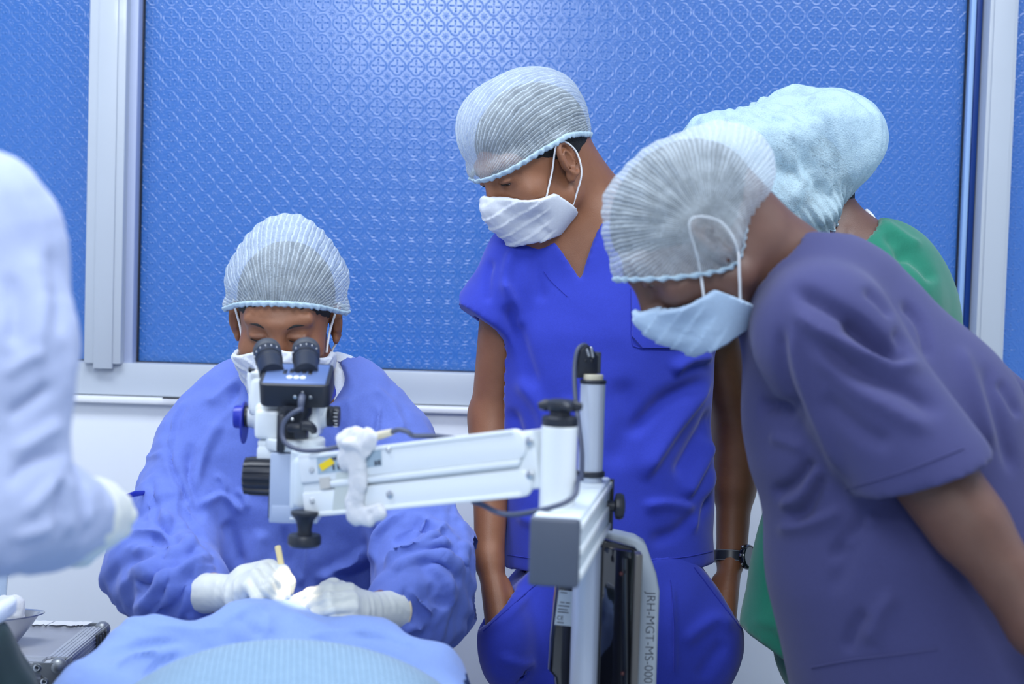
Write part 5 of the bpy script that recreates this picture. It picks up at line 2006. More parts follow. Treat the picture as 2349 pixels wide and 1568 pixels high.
CR1 = [([(612, 1312), (632, 1338), (645, 1362)], 4, -.0022, 'g'), ([(596, 1322), (618, 1352), (640, 1372)], 4, -.0022, 'g'), ([(580, 1340), (598, 1362), (620, 1380)], 4, -.002, 'g'),
       ([(540, 1322), (538, 1360), (545, 1400)], 5, .0016, 'g'), ([(505, 1318), (492, 1360), (505, 1408)], 6, .0014, 'f'), ([(560, 1330), (556, 1362), (570, 1385)], 5, .001, 'g'), ([(520, 1330), (518, 1380), (528, 1405)], 4, .0012, 'g')]
g1, V, Q = glove("latex_glove", G1, sur, M_GLOVE, crease=CR1, seedv=61)
ax = P(462, 1360, 2.15) - w1; ax /= np.linalg.norm(ax)
Rr = frame(ax)
ring = [P(463, 1360, 2.149) + Rr[:, 0] * .0308 * math.cos(t) + Rr[:, 1] * .0308 * math.sin(t) for t in np.linspace(0, 2 * math.pi, 33)]
bm_obj("rolled_rim", add_tube(bmesh.new(), ring, .0016, 8), M_GLOVERIM, g1)
# image right hand, steadying with bent fingers
G2 = []
kn = [P(800, 1352, 2.060), P(806, 1370, 2.045), P(806, 1393, 2.035), P(800, 1418, 2.030)]
w2 = P(838, 1402, 2.09)
a_(G2, cyl(w2, P(908, 1400, 2.145), .0270, .0315), .012)
for k_ in kn: a_(G2, seg(w2 + (k_ - w2) * .10, k_, .0190, .0095), .009)
a_(G2, seg(P(828, 1385, 2.09), P(795, 1358, 2.075), .018, .012), .015)
finger(G2, [kn[0], P(752, 1352, 2.035), P(712, 1364, 2.035), P(676, 1378, 2.045)], .0108)
finger(G2, [kn[1], P(752, 1374, 2.015), P(722, 1386, 2.022), P(690, 1396, 2.035)], .0106)
finger(G2, [kn[2], P(756, 1398, 2.005), P(728, 1408, 2.012), P(706, 1414, 2.03)], .0102)
finger(G2, [kn[3], P(764, 1424, 2.005), P(742, 1432, 2.015), P(724, 1434, 2.03)], .0090)
finger(G2, [P(812, 1368, 2.10), P(782, 1350, 2.10), P(764, 1342, 2.085), P(744, 1346, 2.07)], .0112)
CR2 = [([(800, 1362), (760, 1362), (720, 1375)], 4, -.0022, 'g'), ([(802, 1383), (760, 1386), (730, 1398)], 4, -.0022, 'g'), ([(800, 1408), (762, 1411), (735, 1420)], 4, -.002, 'g'),
       ([(838, 1358), (846, 1400), (836, 1440)], 5, .0015, 'g'), ([(862, 1352), (876, 1400), (866, 1448)], 6, .0013, 'f'), ([(820, 1360), (822, 1400), (815, 1430)], 5, .001, 'g'), ([(850, 1360), (858, 1405), (848, 1446)], 4, .0012, 'g')]
g2, V, Q = glove("latex_glove", G2, sur, M_GLOVE, crease=CR2, seedv=62)
ax = P(908, 1400, 2.145) - w2; ax /= np.linalg.norm(ax)
Rr = frame(ax)
ring = [P(907, 1400, 2.144) + Rr[:, 0] * .0313 * math.cos(t) + Rr[:, 1] * .0313 * math.sin(t) for t in np.linspace(0, 2 * math.pi, 33)]
bm_obj("rolled_rim", add_tube(bmesh.new(), ring, .0016, 8), M_GLOVERIM, g2)
# handpiece held in the image left hand
hp0, hp1 = P(637, 1252, 2.075), P(660, 1372, 2.045)
tool = thing("surgical_handpiece", "slim yellowish handpiece held upright in the surgeon's gloved fingers, its tip at the drape", "instrument", hp1)
dv = hp1 - hp0; Lh = np.linalg.norm(dv)
bm = add_lathe(bmesh.new(), [(.0040, 0), (.0048, .001), (.0046, Lh * .5), (.0042, Lh * .8), (.0030, Lh * .95), (.0022, Lh)], hp0, dv, 16)
bm_obj("handle", bm, plain("ivory_handle", (.86, .72, .36), .4), tool)
bm = add_cyl(bmesh.new(), hp1 - dv / Lh * .002, P(668, 1392, 2.05), .0014, .0006, n=10)
bm_obj("blade", bm, M_STEEL, tool)
# stool
st = thing("surgeon_stool", "round padded stool the gowned surgeon sits on", "stool", (hipG[0], 2.56, 0))
sz_ = hipG[2] - .185
bm_obj("seat", add_lathe(bmesh.new(), [(.14, 0), (.17, .01), (.175, .04), (.16, .06), (.05, .065)], (hipG[0], 2.56, sz_ - .05), EZ, 36), M_BLACK, st)
bm_obj("column", add_cyl(bmesh.new(), (hipG[0], 2.56, .08), (hipG[0], 2.56, sz_ - .04), .025), M_STEEL, st)
bm = bmesh.new()
for k in range(5):
    a = 2 * math.pi * k / 5
    add_tube(bm, [(hipG[0], 2.56, .09), (hipG[0] + .24 * math.cos(a), 2.56 + .24 * math.sin(a), .03)], [.022, .028], 10)
bm_obj("star_base", bm, M_STEEL, st)
# ------------------------------------------------------------------ bending man in navy scrubs
M_NAVY = cloth("navy_scrub", (0.050, 0.053, 0.158), weave=1400, wb=0.00025, sheen=0.12)
hN = Head(P(1598, 562, 1.94), 180, 47, 0, 1.06)
nav = person("person bending forward with hands behind the back, in navy scrubs and net cap", P(2110, 1500, 1.98))
HN = head_prims(hN, lid=.5)
BN = list(HN)
nbN = P(1800, 668, 1.99)
sN, sF = P(1895, 765, 1.84), P(1960, 720, 2.14)
eN, eF = P(2392, 1432, 1.74), P(2440, 1120, 2.20)
a_(BN, seg(hN.w(0, -.045, -.050), nbN, .055, .062), .04)
a_(BN, seg(hN.w(0, -.070, -.005), P(1850, 640, 2.0), .042, .055), .04)
a_(BN, seg(nbN, P(2000, 1000, 1.99), .07, .12), .05)
a_(BN, seg(P(2000, 1000, 1.99), P(2100, 1500, 1.99), .12, .13), .05)
a_(BN, seg(sN, eN, .040, .041), .03); a_(BN, seg(sN + (eN - sN) * .5, sN + (eN - sN) * .66, .047, .046), .03)
a_(BN, seg(sF, eF, .052, .040), .03)
wN, wF = P(2640, 1330, 1.93), P(2660, 1260, 2.08)
a_(BN, seg(eN, wN, .040, .027), .02); a_(BN, seg(eF, wF, .039, .027), .02)
for w_, dz in ((wN, 0), (wF, .03)):
    hd_ = w_ + np.array([.055, .03 if dz == 0 else -.03, -.03])
    a_(BN, seg(w_, hd_, .025, .032, (EY, 1.3)), .02)
    for k in range(4):
        q = hd_ + np.array([.005, -.010 + .006 * k, .022 - .016 * k])
        a_(BN, seg(q, q + np.array([.045, 0, -.012]), .0088, .008), .005); a_(BN, seg(q + np.array([.045, 0, -.012]), q + np.array([.062, 0, -.034]), .008, .007), .004)
    a_(BN, seg(w_ + np.array([.02, 0, .02]), hd_ + np.array([.02, 0, .04]), .011, .009), .008)
body_mesh("body", BN, nav, M_SKIN_D, .0075, fine=[(hN.c - .13, hN.c + .13, .0028)])
build_eyes(hN, nav, 30)
build_hair(hN, nav)
build_cap(hN, nav, M_CAP, rim=(.042, -.056, -.050), puff=.006, bulges=[((0, -.85, -.5), .055, 2.2)], pleat_axis='x', npl=34, pamp=.0014, seedv=14, crumple=.007, gather=1.0)
build_mask(hN, nav, M_MASKB, top=(-.004, -.030), loops=((-1, 1), (1, 1)), back=.044, bottom=-.120, seedv=7, puff=.002, loop_r=.0019, slant=.45)

T = []
a_(T, seg(P(1822, 672, 1.99), P(1962, 960, 1.98), .088, .150), .05)
a_(T, seg(P(1935, 700, 2.00), P(2115, 985, 2.00), .096, .132), .06)
a_(T, seg(P(1962, 960, 1.98), P(2040, 1300, 1.98), .148, .160), .05)
a_(T, seg(P(2040, 1300, 1.98), P(2130, 1600, 1.98), .160, .172), .05)
a_(T, seg(P(2115, 985, 2.0), P(2230, 1350, 2.0), .13, .15), .06)
a_(T, cyl(P(2110, 1500, 1.98), P(2150, 1640, 1.98), .172, .180), .05)
a_(T, seg(P(1850, 700, 1.94), P(1890, 770, 1.85), .085, .088), .05)
a_(T, seg(P(1900, 690, 2.08), sF, .08, .08), .05)
a_(T, cyl(sF, P(2350, 1030, 2.20), .08, .082), .045)
f = solid(T, .006, hi=np.array([P(2480, 0, 2.0)[0], 2.38, P(0, 480, 2.0)[2]]), lo=np.array([P(1640, 0, 2.0)[0], 1.62, P(0, 1700, 2.0)[2]]))
slv = f.like()
slv.add(seg(P(1885, 765, 1.845), P(2190, 1190, 1.77), .082, .086), .045)
h0_, h1_ = P(1945, 1158, 1.78), P(2225, 1056, 1.78)
hn_ = np.cross(h1_ - h0_, EY)
slv.cut(h0_, hn_ if hn_[2] < 0 else -hn_)
f.blend(slv, .03)
f.carve([('a', seg(hN.w(0, -.045, -.050), nbN, .055, .062), .04), ('a', seg(sN + (eN - sN) * .5, eN, .047, .041), .03), ('a', seg(sF + (eF - sF) * .5, eF, .045, .040), .03)], .009)
# neck opening at the back of the neck
f.sub(seg(P(1700, 560, 1.99), P(1795, 650, 1.99), .088, .062), .012)
V, Q = f.mesh(2)
Nn = normals(V, Q)
NF = [
    ([(1800, 655), (1870, 685), (1960, 740), (2030, 790), (2100, 830)], 17, -.020, 'g'), ([(1930, 730), (2020, 800), (2090, 825)], 20, -.022, 'g'),
    ([(1980, 660), (2020, 690), (2050, 730)], 10, -.010, 'g'), ([(2060, 690), (2110, 740), (2130, 830)], 11, -.016, 'g'), ([(2050, 755), (2075, 785), (2085, 795)], 9, -.010, 'g'),
    ([(1800, 700), (1880, 760), (1960, 800), (2050, 830), (2130, 850)], 18, .014, 'g'),
    ([(1870, 760), (1960, 850), (2080, 900), (2170, 960)], 20, -.013, 'g'), ([(1850, 790), (1960, 890), (2060, 950), (2150, 1000)], 18, .008, 'g'),
    ([(1880, 900), (1980, 990), (2060, 1020)], 20, -.008, 'g'), ([(1810, 720), (1830, 830), (1890, 990), (1940, 1120)], 13, .010, 'g'), ([(1785, 740), (1800, 860), (1850, 1000)], 12, -.010, 'g'),
    ([(1735, 930), (1790, 935), (1830, 950)], 16, -.016, 'g'), ([(1760, 1000), (1800, 1010), (1850, 1030)], 12, .008, 'g'),
    ([(1765, 1135), (1820, 1110), (1870, 1050)], 14, -.016, 'g'), ([(1800, 1190), (1850, 1170), (1890, 1080)], 12, -.016, 'g'), ([(1780, 1160), (1840, 1135), (1880, 1065)], 11, .010, 'g'),
    ([(1770, 1210), (1860, 1195), (1940, 1160)], 14, .009, 'f'), ([(1900, 1290), (1950, 1230), (2000, 1190)], 16, -.010, 'g'), ([(1930, 1260), (1980, 1210), (2010, 1180)], 12, .008, 'g'),
    ([(1985, 1150), (1960, 1250), (1900, 1370)], 18, -.006, 'g'), ([(1990, 1480), (2020, 1400), (2060, 1360)], 16, .008, 'g'), ([(1940, 1500), (1960, 1440), (1990, 1400)], 14, -.008, 'g'),
    ([(2260, 820), (2290, 960), (2330, 1100)], 14, -.008, 'g'), ([(2200, 780), (2240, 900), (2280, 1040)], 18, .008, 'g'),
    ([(2290, 870), (2310, 900), (2340, 960)], 9, -.010, 'g'),
]
V = stroke_fold(V, Nn, NF)
V = V + normals(V, Q) * (soft_noise(V, 16, 77)[:, None] * .004 + (tri_noise(V, 4, 78, 2)[:, None] - .5) * .008)
V = laplace(V, Q, 1)
navtop = np_obj("scrub_top", V, Q, M_NAVY, nav)
bvh = bvh_of(V, Q)
stitch("seam", bvh, [(1862, 1530), (1960, 1512), (2060, 1500), (2150, 1488)], .0014, M_NAVY, navtop)
stitch("seam", bvh, [(1938, 1120), (2060, 1085), (2210, 1028)], .0011, M_NAVY, navtop)
T = []
hipN = P(2130, 1600, 1.99)
a_(T, cyl(hipN + EZ * -.02, hipN + EZ * .09, .178, .165), .03)
for dy in (-.085, .085):
    h_ = hipN + np.array([.02, dy, -.06])
    ft = np.array([h_[0] + .02, h_[1] + .02, .06])
    a_(T, seg(h_, (h_ + ft) / 2, .115, .085), .05)
    a_(T, cyl((h_ + ft) / 2, ft, .085, .085), .04)
f = solid(T, .009)
V, Q = f.mesh(2)
V = V + normals(V, Q) * (soft_noise(V, 16, 79)[:, None] * .004)
np_obj("trousers", V, Q, M_NAVY, nav)
for dy in (-.085, .085):
    q = hipN + np.array([.03, dy + .02, 0])
    f = Field((q[0] - .26, q[1] - .08, -.01), (q[0] + .1, q[1] + .08, .16), .008)
    f.add(seg((q[0] + .04, q[1], .045), (q[0] - .16, q[1], .035), .045, .04), .03)
    f.add(seg((q[0] + .02, q[1], .05), (q[0] + .02, q[1], .10), .045, .045), .03)
    f.cut((0, 0, 0.002), (0, 0, -1))
    V, Q = f.mesh(2)
    np_obj("shoe", V, Q, M_BLACK, nav)

# ------------------------------------------------------------------ person in green behind him
M_GREEN = cloth("surgical_green", (0.010, 0.165, 0.105), weave=1200, wb=0.0003, sheen=0.25)
hE = Head(P(1822, 484, 2.44), 188, 38, 0, 1.02)
grn = person("person in green surgical top and large pale blue bouffant cap, behind the navy scrubs", P(1960, 1500, 2.52))
BE = list(head_prims(hE, lid=.4))
nbE = P(2000, 632, 2.42)
a_(BE, seg(hE.w(0, -.045, -.055), nbE, .052, .056), .04)
a_(BE, seg(nbE, P(1960, 1000, 2.42), .08, .12), .05)
a_(BE, seg(P(1960, 1000, 2.42), P(1950, 1440, 2.42), .12, .13), .05)
sE, sE2 = P(2040, 690, 2.35), P(2060, 690, 2.44)
eE, eE2 = P(2050, 1060, 2.35), P(2080, 1050, 2.54)
wE, wE2 = P(1960, 1280, 2.34), P(1990, 1280, 2.41)
for s_, e_, w_ in ((sE, eE, wE), (sE2, eE2, wE2)):
    a_(BE, seg(s_, e_, .046, .037), .03); a_(BE, seg(e_, w_, .037, .026), .02)
    hd_ = w_ + np.array([-.05, .0, -.045])
    a_(BE, seg(w_, hd_, .024, .030, (EY, 1.3)), .02)
    for k in range(4):
        q = hd_ + np.array([-.012 + .012 * k, 0, -.020 + .004 * k])
        a_(BE, seg(q, q + np.array([-.02, 0, -.045]), .0085, .0078), .005); a_(BE, seg(q + np.array([-.02, 0, -.045]), q + np.array([-.012, 0, -.068]), .0078, .0068), .004)
    a_(BE, seg(w_ + np.array([-.03, -.01, -.01]), hd_ + np.array([-.035, -.02, -.005]), .011, .009), .008)
body_mesh("body", BE, grn, M_SKIN_D, .008, fine=[(hE.c - .13, hE.c + .13, .0035)])
build_eyes(hE, grn, 30)
build_hair(hE, grn)
build_cap(hE, grn, M_CAP2, rim=(.010, -.058, -.060), puff=.038, bulges=[((0, -.5, 1), .030, 1.5), ((0, .6, .7), .018, 2), ((0, -.9, -.5), .064, 2), ((0, .9, .5), .06, 2)], pleat_axis='z', npl=16, pamp=.0036, seedv=23, crumple=.036, cfreq=12, gather=2.5, nphi=300, nt_=70)
build_mask(hE, grn, M_MASK, top=(.000, -.022), loops=((-1, 1), (1, 1)), back=.026, bottom=-.120, seedv=8)
T = []
a_(T, seg(P(2005, 655, 2.42), P(1960, 1000, 2.42), .098, .150), .05)
a_(T, seg(P(1975, 1000, 2.42), P(1930, 1440, 2.42), .150, .154, (EY, 1.25)), .05)
a_(T, cyl(P(1940, 1350, 2.42), P(1905, 1600, 2.42), .154, .165, (EY, 1.25)), .05)
a_(T, seg(P(2030, 625, 2.42), P(2080, 760, 2.42), .082, .092), .05)
a_(T, seg(P(2010, 650, 2.37), sE, .075, .075), .05); a_(T, seg(P(2010, 650, 2.48), sE2, .075, .075), .05)
a_(T, cyl(sE, sE + (eE - sE) * .75, .062, .066), .04)
a_(T, cyl(sE2, sE2 + (eE2 - sE2) * .75, .074, .080), .04)
f = solid(T, .0075)
ha_, hb_ = P(1708, 1432, 2.45), P(1856, 1534, 2.45)
f.cut(ha_, -np.cross(hb_ - ha_, EY) if np.cross(hb_ - ha_, EY)[2] > 0 else np.cross(hb_ - ha_, EY))
f.carve([('a', seg(hE.w(0, -.045, -.055), nbE, .052, .056), .04), ('a', seg(sE, eE, .046, .037), .03), ('a', seg(sE2, eE2, .046, .037), .03)], .009)
f.sub(seg(P(1900, 560, 2.41), P(1992, 620, 2.41), .080, .070), .01)
V, Q = f.mesh(2)
Nn = normals(V, Q)
V = stroke_fold(V, Nn, [([(2030, 530), (2060, 560), (2075, 600)], 12, -.010, 'g'), ([(2060, 560), (2110, 600), (2150, 650)], 13, -.016, 'g'), ([(2010, 500), (2070, 540), (2120, 570)], 10, .008, 'g'),
                        ([(1770, 1140), (1775, 1280), (1765, 1420)], 16, -.008, 'g'), ([(1810, 1250), (1800, 1380), (1800, 1480)], 14, .006, 'g'), ([(1720, 1420), (1790, 1440), (1850, 1500)], 9, .004, 'g')])
V = V + normals(V, Q) * (soft_noise(V, 20, 87)[:, None] * .005 + (tri_noise(V, 5, 88, 2)[:, None] - .5) * .010)
np_obj("surgical_top", V, Q, M_GREEN, grn)
bm = add_tube(bmesh.new(), [P(1960, 560, 2.40), P(1990, 556, 2.425), P(2025, 566, 2.435), P(2056, 575, 2.45)], [.008, .012, .012, .008], 12, flat=.5, smooth=5)
bm_obj("undershirt_collar", bm, M_WHITECLOTH, grn)
# bead necklace at the nape
nkc = P(1985, 520, 2.47)
bm = bmesh.new()
nn_ = 14
for k in range(nn_):
    t = k / (nn_ - 1)
    q = P(1988 + 14 * math.sin(t * math.pi) + 6 * t, 484 + 44 * t, 2.44 - .03 * (t - .5))
    b2 = bmesh.new()
    bmesh.ops.create_uvsphere(b2, u_segments=10, v_segments=6, radius=.0042)
    bmesh.ops.translate(b2, vec=q, verts=b2.verts)
    merge(bm, b2)
o = bm_obj("bead_necklace", bm, plain("pearly_beads", (.75, .78, .85), .25, coat=.5), grn)
o["kind"] = "stuff"
T = []
hipE = P(1975, 1440, 2.44)
a_(T, cyl(hipE + EZ * -.02, hipE + EZ * .08, .15, .14), .03)
for dy in (-.075, .075):
    h_ = hipE + np.array([.02, dy, -.05])
    ft = np.array([h_[0] + .02, h_[1] + .02, .06])
    a_(T, seg(h_, (h_ + ft) / 2, .09, .08), .05)
    a_(T, cyl((h_ + ft) / 2, ft, .08, .08), .04)
V, Q = solid(T, .010).mesh(2)
np_obj("trousers", V, Q, M_GREEN, grn)
for dy in (-.075, .075):
    q = hipE + np.array([.03, dy + .02, 0])
    f = Field((q[0] - .26, q[1] - .08, -.01), (q[0] + .1, q[1] + .08, .16), .009)
    f.add(seg((q[0] + .04, q[1], .045), (q[0] - .15, q[1], .035), .043, .038), .03)
    f.add(seg((q[0] + .02, q[1], .05), (q[0] + .02, q[1], .10), .043, .043), .03)
    f.cut((0, 0, 0.002), (0, 0, -1))
    V, Q = f.mesh(2)
    np_obj("shoe", V, Q, M_BLACK, grn)

# ------------------------------------------------------------------ assistant in a pale gown, close to the camera at the left
M_PALE = cloth("pale_lilac_gown", (0.48, 0.55, 0.79), weave=1600, wb=0.0003, crumple=0.002, cscale=14, sheen=0.2, transl=0.08)
lft = person("person in pale lilac gown at the picture's left edge, one arm in view", P(-555, 1400, 1.32))
hL = Head(P(-590, 40, 1.34), 20, 15, 0, 1.0)
BL = list(head_prims(hL, lid=.4))
nbL = P(-570, 290, 1.34)
sL1, sL2 = P(-55, 500, 1.37), P(-700, 480, 1.20)
eL1, wL1 = P(5, 1160, 1.33), P(175, 1188, 1.47)
a_(BL, seg(hL.w(0, -.04, -.05), nbL, .055, .06), .04)
a_(BL, seg(nbL, P(-575, 560, 1.32), .05, .06), .04)
a_(BL, seg(P(-575, 640, 1.32), P(-555, 1500, 1.32), .075, .09), .05)
a_(BL, seg(sL1, eL1, .047, .040), .03); a_(BL, seg(eL1, wL1, .040, .026), .02)
body_mesh("body", BL, lft, M_SKIN_D, .010, fine=[(hL.c - .12, hL.c + .12, .0045)])
build_hair(hL, lft)
build_eyes(hL, lft, 15)
build_cap(hL, lft, M_CAP, puff=.016, seedv=33, nphi=160, nt_=40)
build_mask(hL, lft, M_MASKB, seedv=9)
T = []
a_(T, seg(P(-585, 470, 1.32), P(-565, 900, 1.32), .13, .155, (EY, 1.25)), .05)
a_(T, seg(P(-565, 900, 1.32), P(-555, 1700, 1.32), .155, .16, (EY, 1.2)), .05)
a_(T, seg(P(-470, 470, 1.34), P(-85, 545, 1.38), .083, .085), .06)
a_(T, seg(P(-62, 570, 1.37), P(-20, 800, 1.35), .074, .071), .05)
a_(T, seg(P(-14, 800, 1.35), P(-10, 1150, 1.34), .070, .062), .04)
a_(T, seg(P(-10, 1160, 1.34), P(90, 1180, 1.41), .058, .052), .04)
a_(T, seg(P(90, 1180, 1.41), P(176, 1184, 1.475), .052, .040), .03)
a_(T, cyl(P(-555, 1650, 1.32), P(-555, 2600, 1.32), .16, .19, (EY, 1.2)), .05)
f = solid(T, .011, lo=np.array([P(-990, 0, 1.5)[0], 1.02, .18]), fine=[((P(-40, 0, 1.4)[0], 1.22, P(0, 1330, 1.3)[2]), (P(240, 0, 1.4)[0], 1.55, P(0, 320, 1.4)[2]), .005)])
V, Q = f.mesh(2)
Nn = normals(V, Q)
LF = [([(20, 620), (40, 720), (30, 800)], 18, -.010, 'g'), ([(60, 560), (90, 680), (80, 820)], 20, .008, 'g'), ([(0, 860), (50, 820), (110, 800)], 14, .010, 'f'), ([(10, 960), (60, 930), (120, 880)], 14, -.010, 'g'),
      ([(20, 1040), (80, 1000), (140, 960)], 14, .010, 'f'), ([(10, 1120), (70, 1060), (150, 1040)], 13, -.010, 'g'), ([(50, 1180), (90, 1130), (140, 1080)], 12, .010, 'f'),
      ([(120, 1090), (135, 1150), (125, 1230)], 9, -.008, 'g'), ([(150, 1085), (165, 1150), (155, 1225)], 8, .007, 'g'), ([(172, 1090), (186, 1150), (178, 1220)], 7, -.007, 'g'), ([(196, 1098), (206, 1150), (198, 1215)], 6, .007, 'g'),
      ([(20, 1230), (90, 1210), (150, 1180)], 12, .008, 'f'), ([(110, 560), (140, 660), (140, 780)], 14, -.006, 'g')]
V = stroke_fold(V, Nn, LF)
V = V + normals(V, Q) * ((tri_noise(V, 9, 91, 3)[:, None] - .5) * .016)
V = laplace(V, Q, 1, .4)
np_obj("surgical_gown", V, Q, M_PALE, lft)
G3 = []
w3 = P(190, 1188, 1.48)
h3 = P(210, 1184, 1.53)
a_(G3, cyl(h3, P(158, 1190, 1.46), .037, .043), .012)
kn3 = [P(220, 1132, 1.54), P(246, 1156, 1.54), P(258, 1184, 1.545), P(246, 1214, 1.55)]
for k_ in kn3: a_(G3, seg(w3 + (k_ - w3) * .1, k_, .026, .014), .02)
for i, k_ in enumerate(kn3):
    d1 = np.array([.006, .030, -.004]); d2 = np.array([-.014, .010, -.010])
    finger(G3, [k_, k_ + d1, k_ + d1 + d2, k_ + d1 + d2 * 1.9], .0112 - .0006 * (i == 3), .006)
finger(G3, [P(168, 1232, 1.50), P(174, 1262, 1.52), P(190, 1272, 1.55), P(210, 1262, 1.57)], .0125, .008)
a_(G3, seg(P(175, 1215, 1.49), P(182, 1262, 1.51), .024, .015), .02)
g3, V, Q = glove("latex_glove", G3, lft, M_GLOVE, h=.0030, seedv=63)
for dx in (-.10, .10):
    q = np.array([P(-555, 0, 1.32)[0] + dx, 1.32, 0])
    f = Field((q[0] - .1, q[1] - .1, -.01), (q[0] + .26, q[1] + .1, .3), .010)
    f.add(seg((q[0] - .02, q[1], .045), (q[0] + .16, q[1], .036), .043, .038), .03)
    f.add(seg((q[0], q[1], .05), (q[0], q[1], .25), .045, .05), .03)
    f.cut((0, 0, 0.002), (0, 0, -1))
    V, Q = f.mesh(2)
    np_obj("shoe", V, Q, M_BLACK, lft)
# ------------------------------------------------------------------ operating table, drapes
M_DRAPE = cloth("blue_drape", (0.30, 0.44, 0.86), weave=1500, wb=0.00025, crumple=0.0008, cscale=9, sheen=0.2, transl=0.08)


def blanket_material():
    m, nt, b, out = mat_new("waffle_blanket")
    tc = N(nt, "ShaderNodeTexCoord")
    br = N(nt, "ShaderNodeTexBrick", i_Scale=60.0)
    br.inputs["Color1"].default_value = (0.23, 0.38, 0.54, 1)
    br.inputs["Color2"].default_value = (0.27, 0.43, 0.60, 1)
    br.inputs["Mortar"].default_value = (0.15, 0.28, 0.43, 1)
    br.inputs["Mortar Size"].default_value = 0.06
    br.inputs["Mortar Smooth"].default_value = 0.6
    br.inputs["Brick Width"].default_value = 0.55
    br.inputs["Row Height"].default_value = 0.36
    mp = N(nt, "ShaderNodeMapping")
    mp.inputs["Rotation"].default_value = (0, 0, 0.5)
    nt.links.new(tc.outputs["Object"], mp.inputs[0])
    nt.links.new(mp.outputs[0], br.inputs["Vector"])
    nt.links.new(br.outputs["Color"], b.inputs["Base Color"])
    b.inputs["Roughness"].default_value = 0.9
    b.inputs["Sheen Weight"].default_value = 0.3
    bp = N(nt, "ShaderNodeBump", i_Strength=1.0, i_Distance=0.0015)
    bp.invert = True
    nt.links.new(br.outputs["Fac"], bp.inputs["Height"])
    nt.links.new(bp.outputs[0], b.inputs["Normal"])
    return m


M_BLANKET = blanket_material()
tx = P(650, 1500, 1.9)[0]
tz_ = .66
tab = thing("operating_table", "padded operating table hidden under the blue drapes", "table", (tx, 1.4, 0))
bm_obj("mattress", add_box(bmesh.new(), (tx, 1.42, tz_ - .03), (.46, 1.35, .06), None, .02, 3), M_BLACK, tab)
bm_obj("table_top", add_box(bmesh.new(), (tx, 1.42, tz_ - .08), (.48, 1.38, .04), None, .006), M_STEEL, tab)
bm_obj("pedestal", add_box(bmesh.new(), (tx, 1.35, (tz_ - .1) / 2 + .03), (.14, .34, tz_ - .16), None, .01), M_STEEL, tab)
bm_obj("foot_plate", add_box(bmesh.new(), (tx, 1.35, .025), (.26, .60, .05), None, .01), M_STEEL, tab)

drape = None
T = []
a_(T, ell(P(640, 1512, 2.03), (.090, .085, .080)), .05)
a_(T, seg(P(520, 1500, 2.03), P(640, 1455, 2.05), .020, .038), .06)
a_(T, seg(P(640, 1455, 2.05), P(770, 1500, 2.03), .036, .022), .06)
a_(T, seg(P(330, 1490, 1.98), P(560, 1480, 1.98), .036, .040), .05)
a_(T, seg(P(560, 1490, 1.98), P(850, 1500, 1.98), .040, .038), .05)
a_(T, seg(P(850, 1500, 1.98), P(985, 1545, 1.94), .036, .030), .05)
a_(T, seg(P(330, 1490, 1.98), P(215, 1620, 1.85), .036, .060), .06)
a_(T, seg(P(985, 1545, 1.94), P(1040, 1640, 1.85), .030, .050), .06)
a_(T, box((tx - .005, 1.50, .700), (.245, .52, .075), None, .05), .07)
a_(T, box((tx - .005, 1.50, .56), (.262, .54, .17), None, .03), .06)
f = solid(T, .0065, hi=np.array([P(1120, 0, 1.9)[0], 2.14, P(0, 1330, 2.0)[2]]))
V, Q = f.mesh(2)
Nn = normals(V, Q)
DF_ = [([(510, 1430), (560, 1400), (620, 1388)], 7, .004, 'g'), ([(660, 1398), (720, 1425), (770, 1448)], 7, .004, 'g'), ([(545, 1410), (575, 1440), (600, 1460)], 9, -.005, 'g'), ([(620, 1400), (615, 1430), (625, 1450)], 12, .003, 'g'),
       ([(700, 1455), (800, 1445), (860, 1450)], 7, .005, 'f'), ([(800, 1455), (900, 1470), (960, 1492)], 8, -.006, 'g'), ([(230, 1500), (330, 1475), (430, 1470)], 10, -.007, 'g'), ([(250, 1540), (300, 1500), (370, 1490)], 9, .007, 'g'),
       ([(330, 1560), (370, 1520), (420, 1500)], 8, -.006, 'g'), ([(345, 1430), (450, 1440), (520, 1436)], 8, .003, 'g')]
V = stroke_fold(V, Nn, DF_)
V = V + normals(V, Q) * ((tri_noise(V, 6, 101, 3)[:, None] - .5) * .022)
V = V[:, :]
drape_o = np_obj("surgical_drape", V, Q, M_DRAPE)
tag(drape_o, "light blue surgical drape over the patient, peaked under the surgeon's hands", "drape")
T = []
mc = P(668, 1684, 1.73)
a_(T, ell(mc, (.222, .16, .104)), .05)
a_(T, ell(mc + np.array([0, -.35, .0]), (.235, .45, .105)), .08)
a_(T, box(mc + np.array([0, -.38, -.07]), (.275, .40, .07), None, .04), .08)
f = solid(T, .008)
V, Q = f.mesh(2)
V = V + normals(V, Q) * (soft_noise(V, 14, 111)[:, None] * .004)
o = np_obj("blanket", V, Q, M_BLANKET)
tag(o, "pale teal waffle blanket mounded over the patient at the picture's lower edge", "blanket")

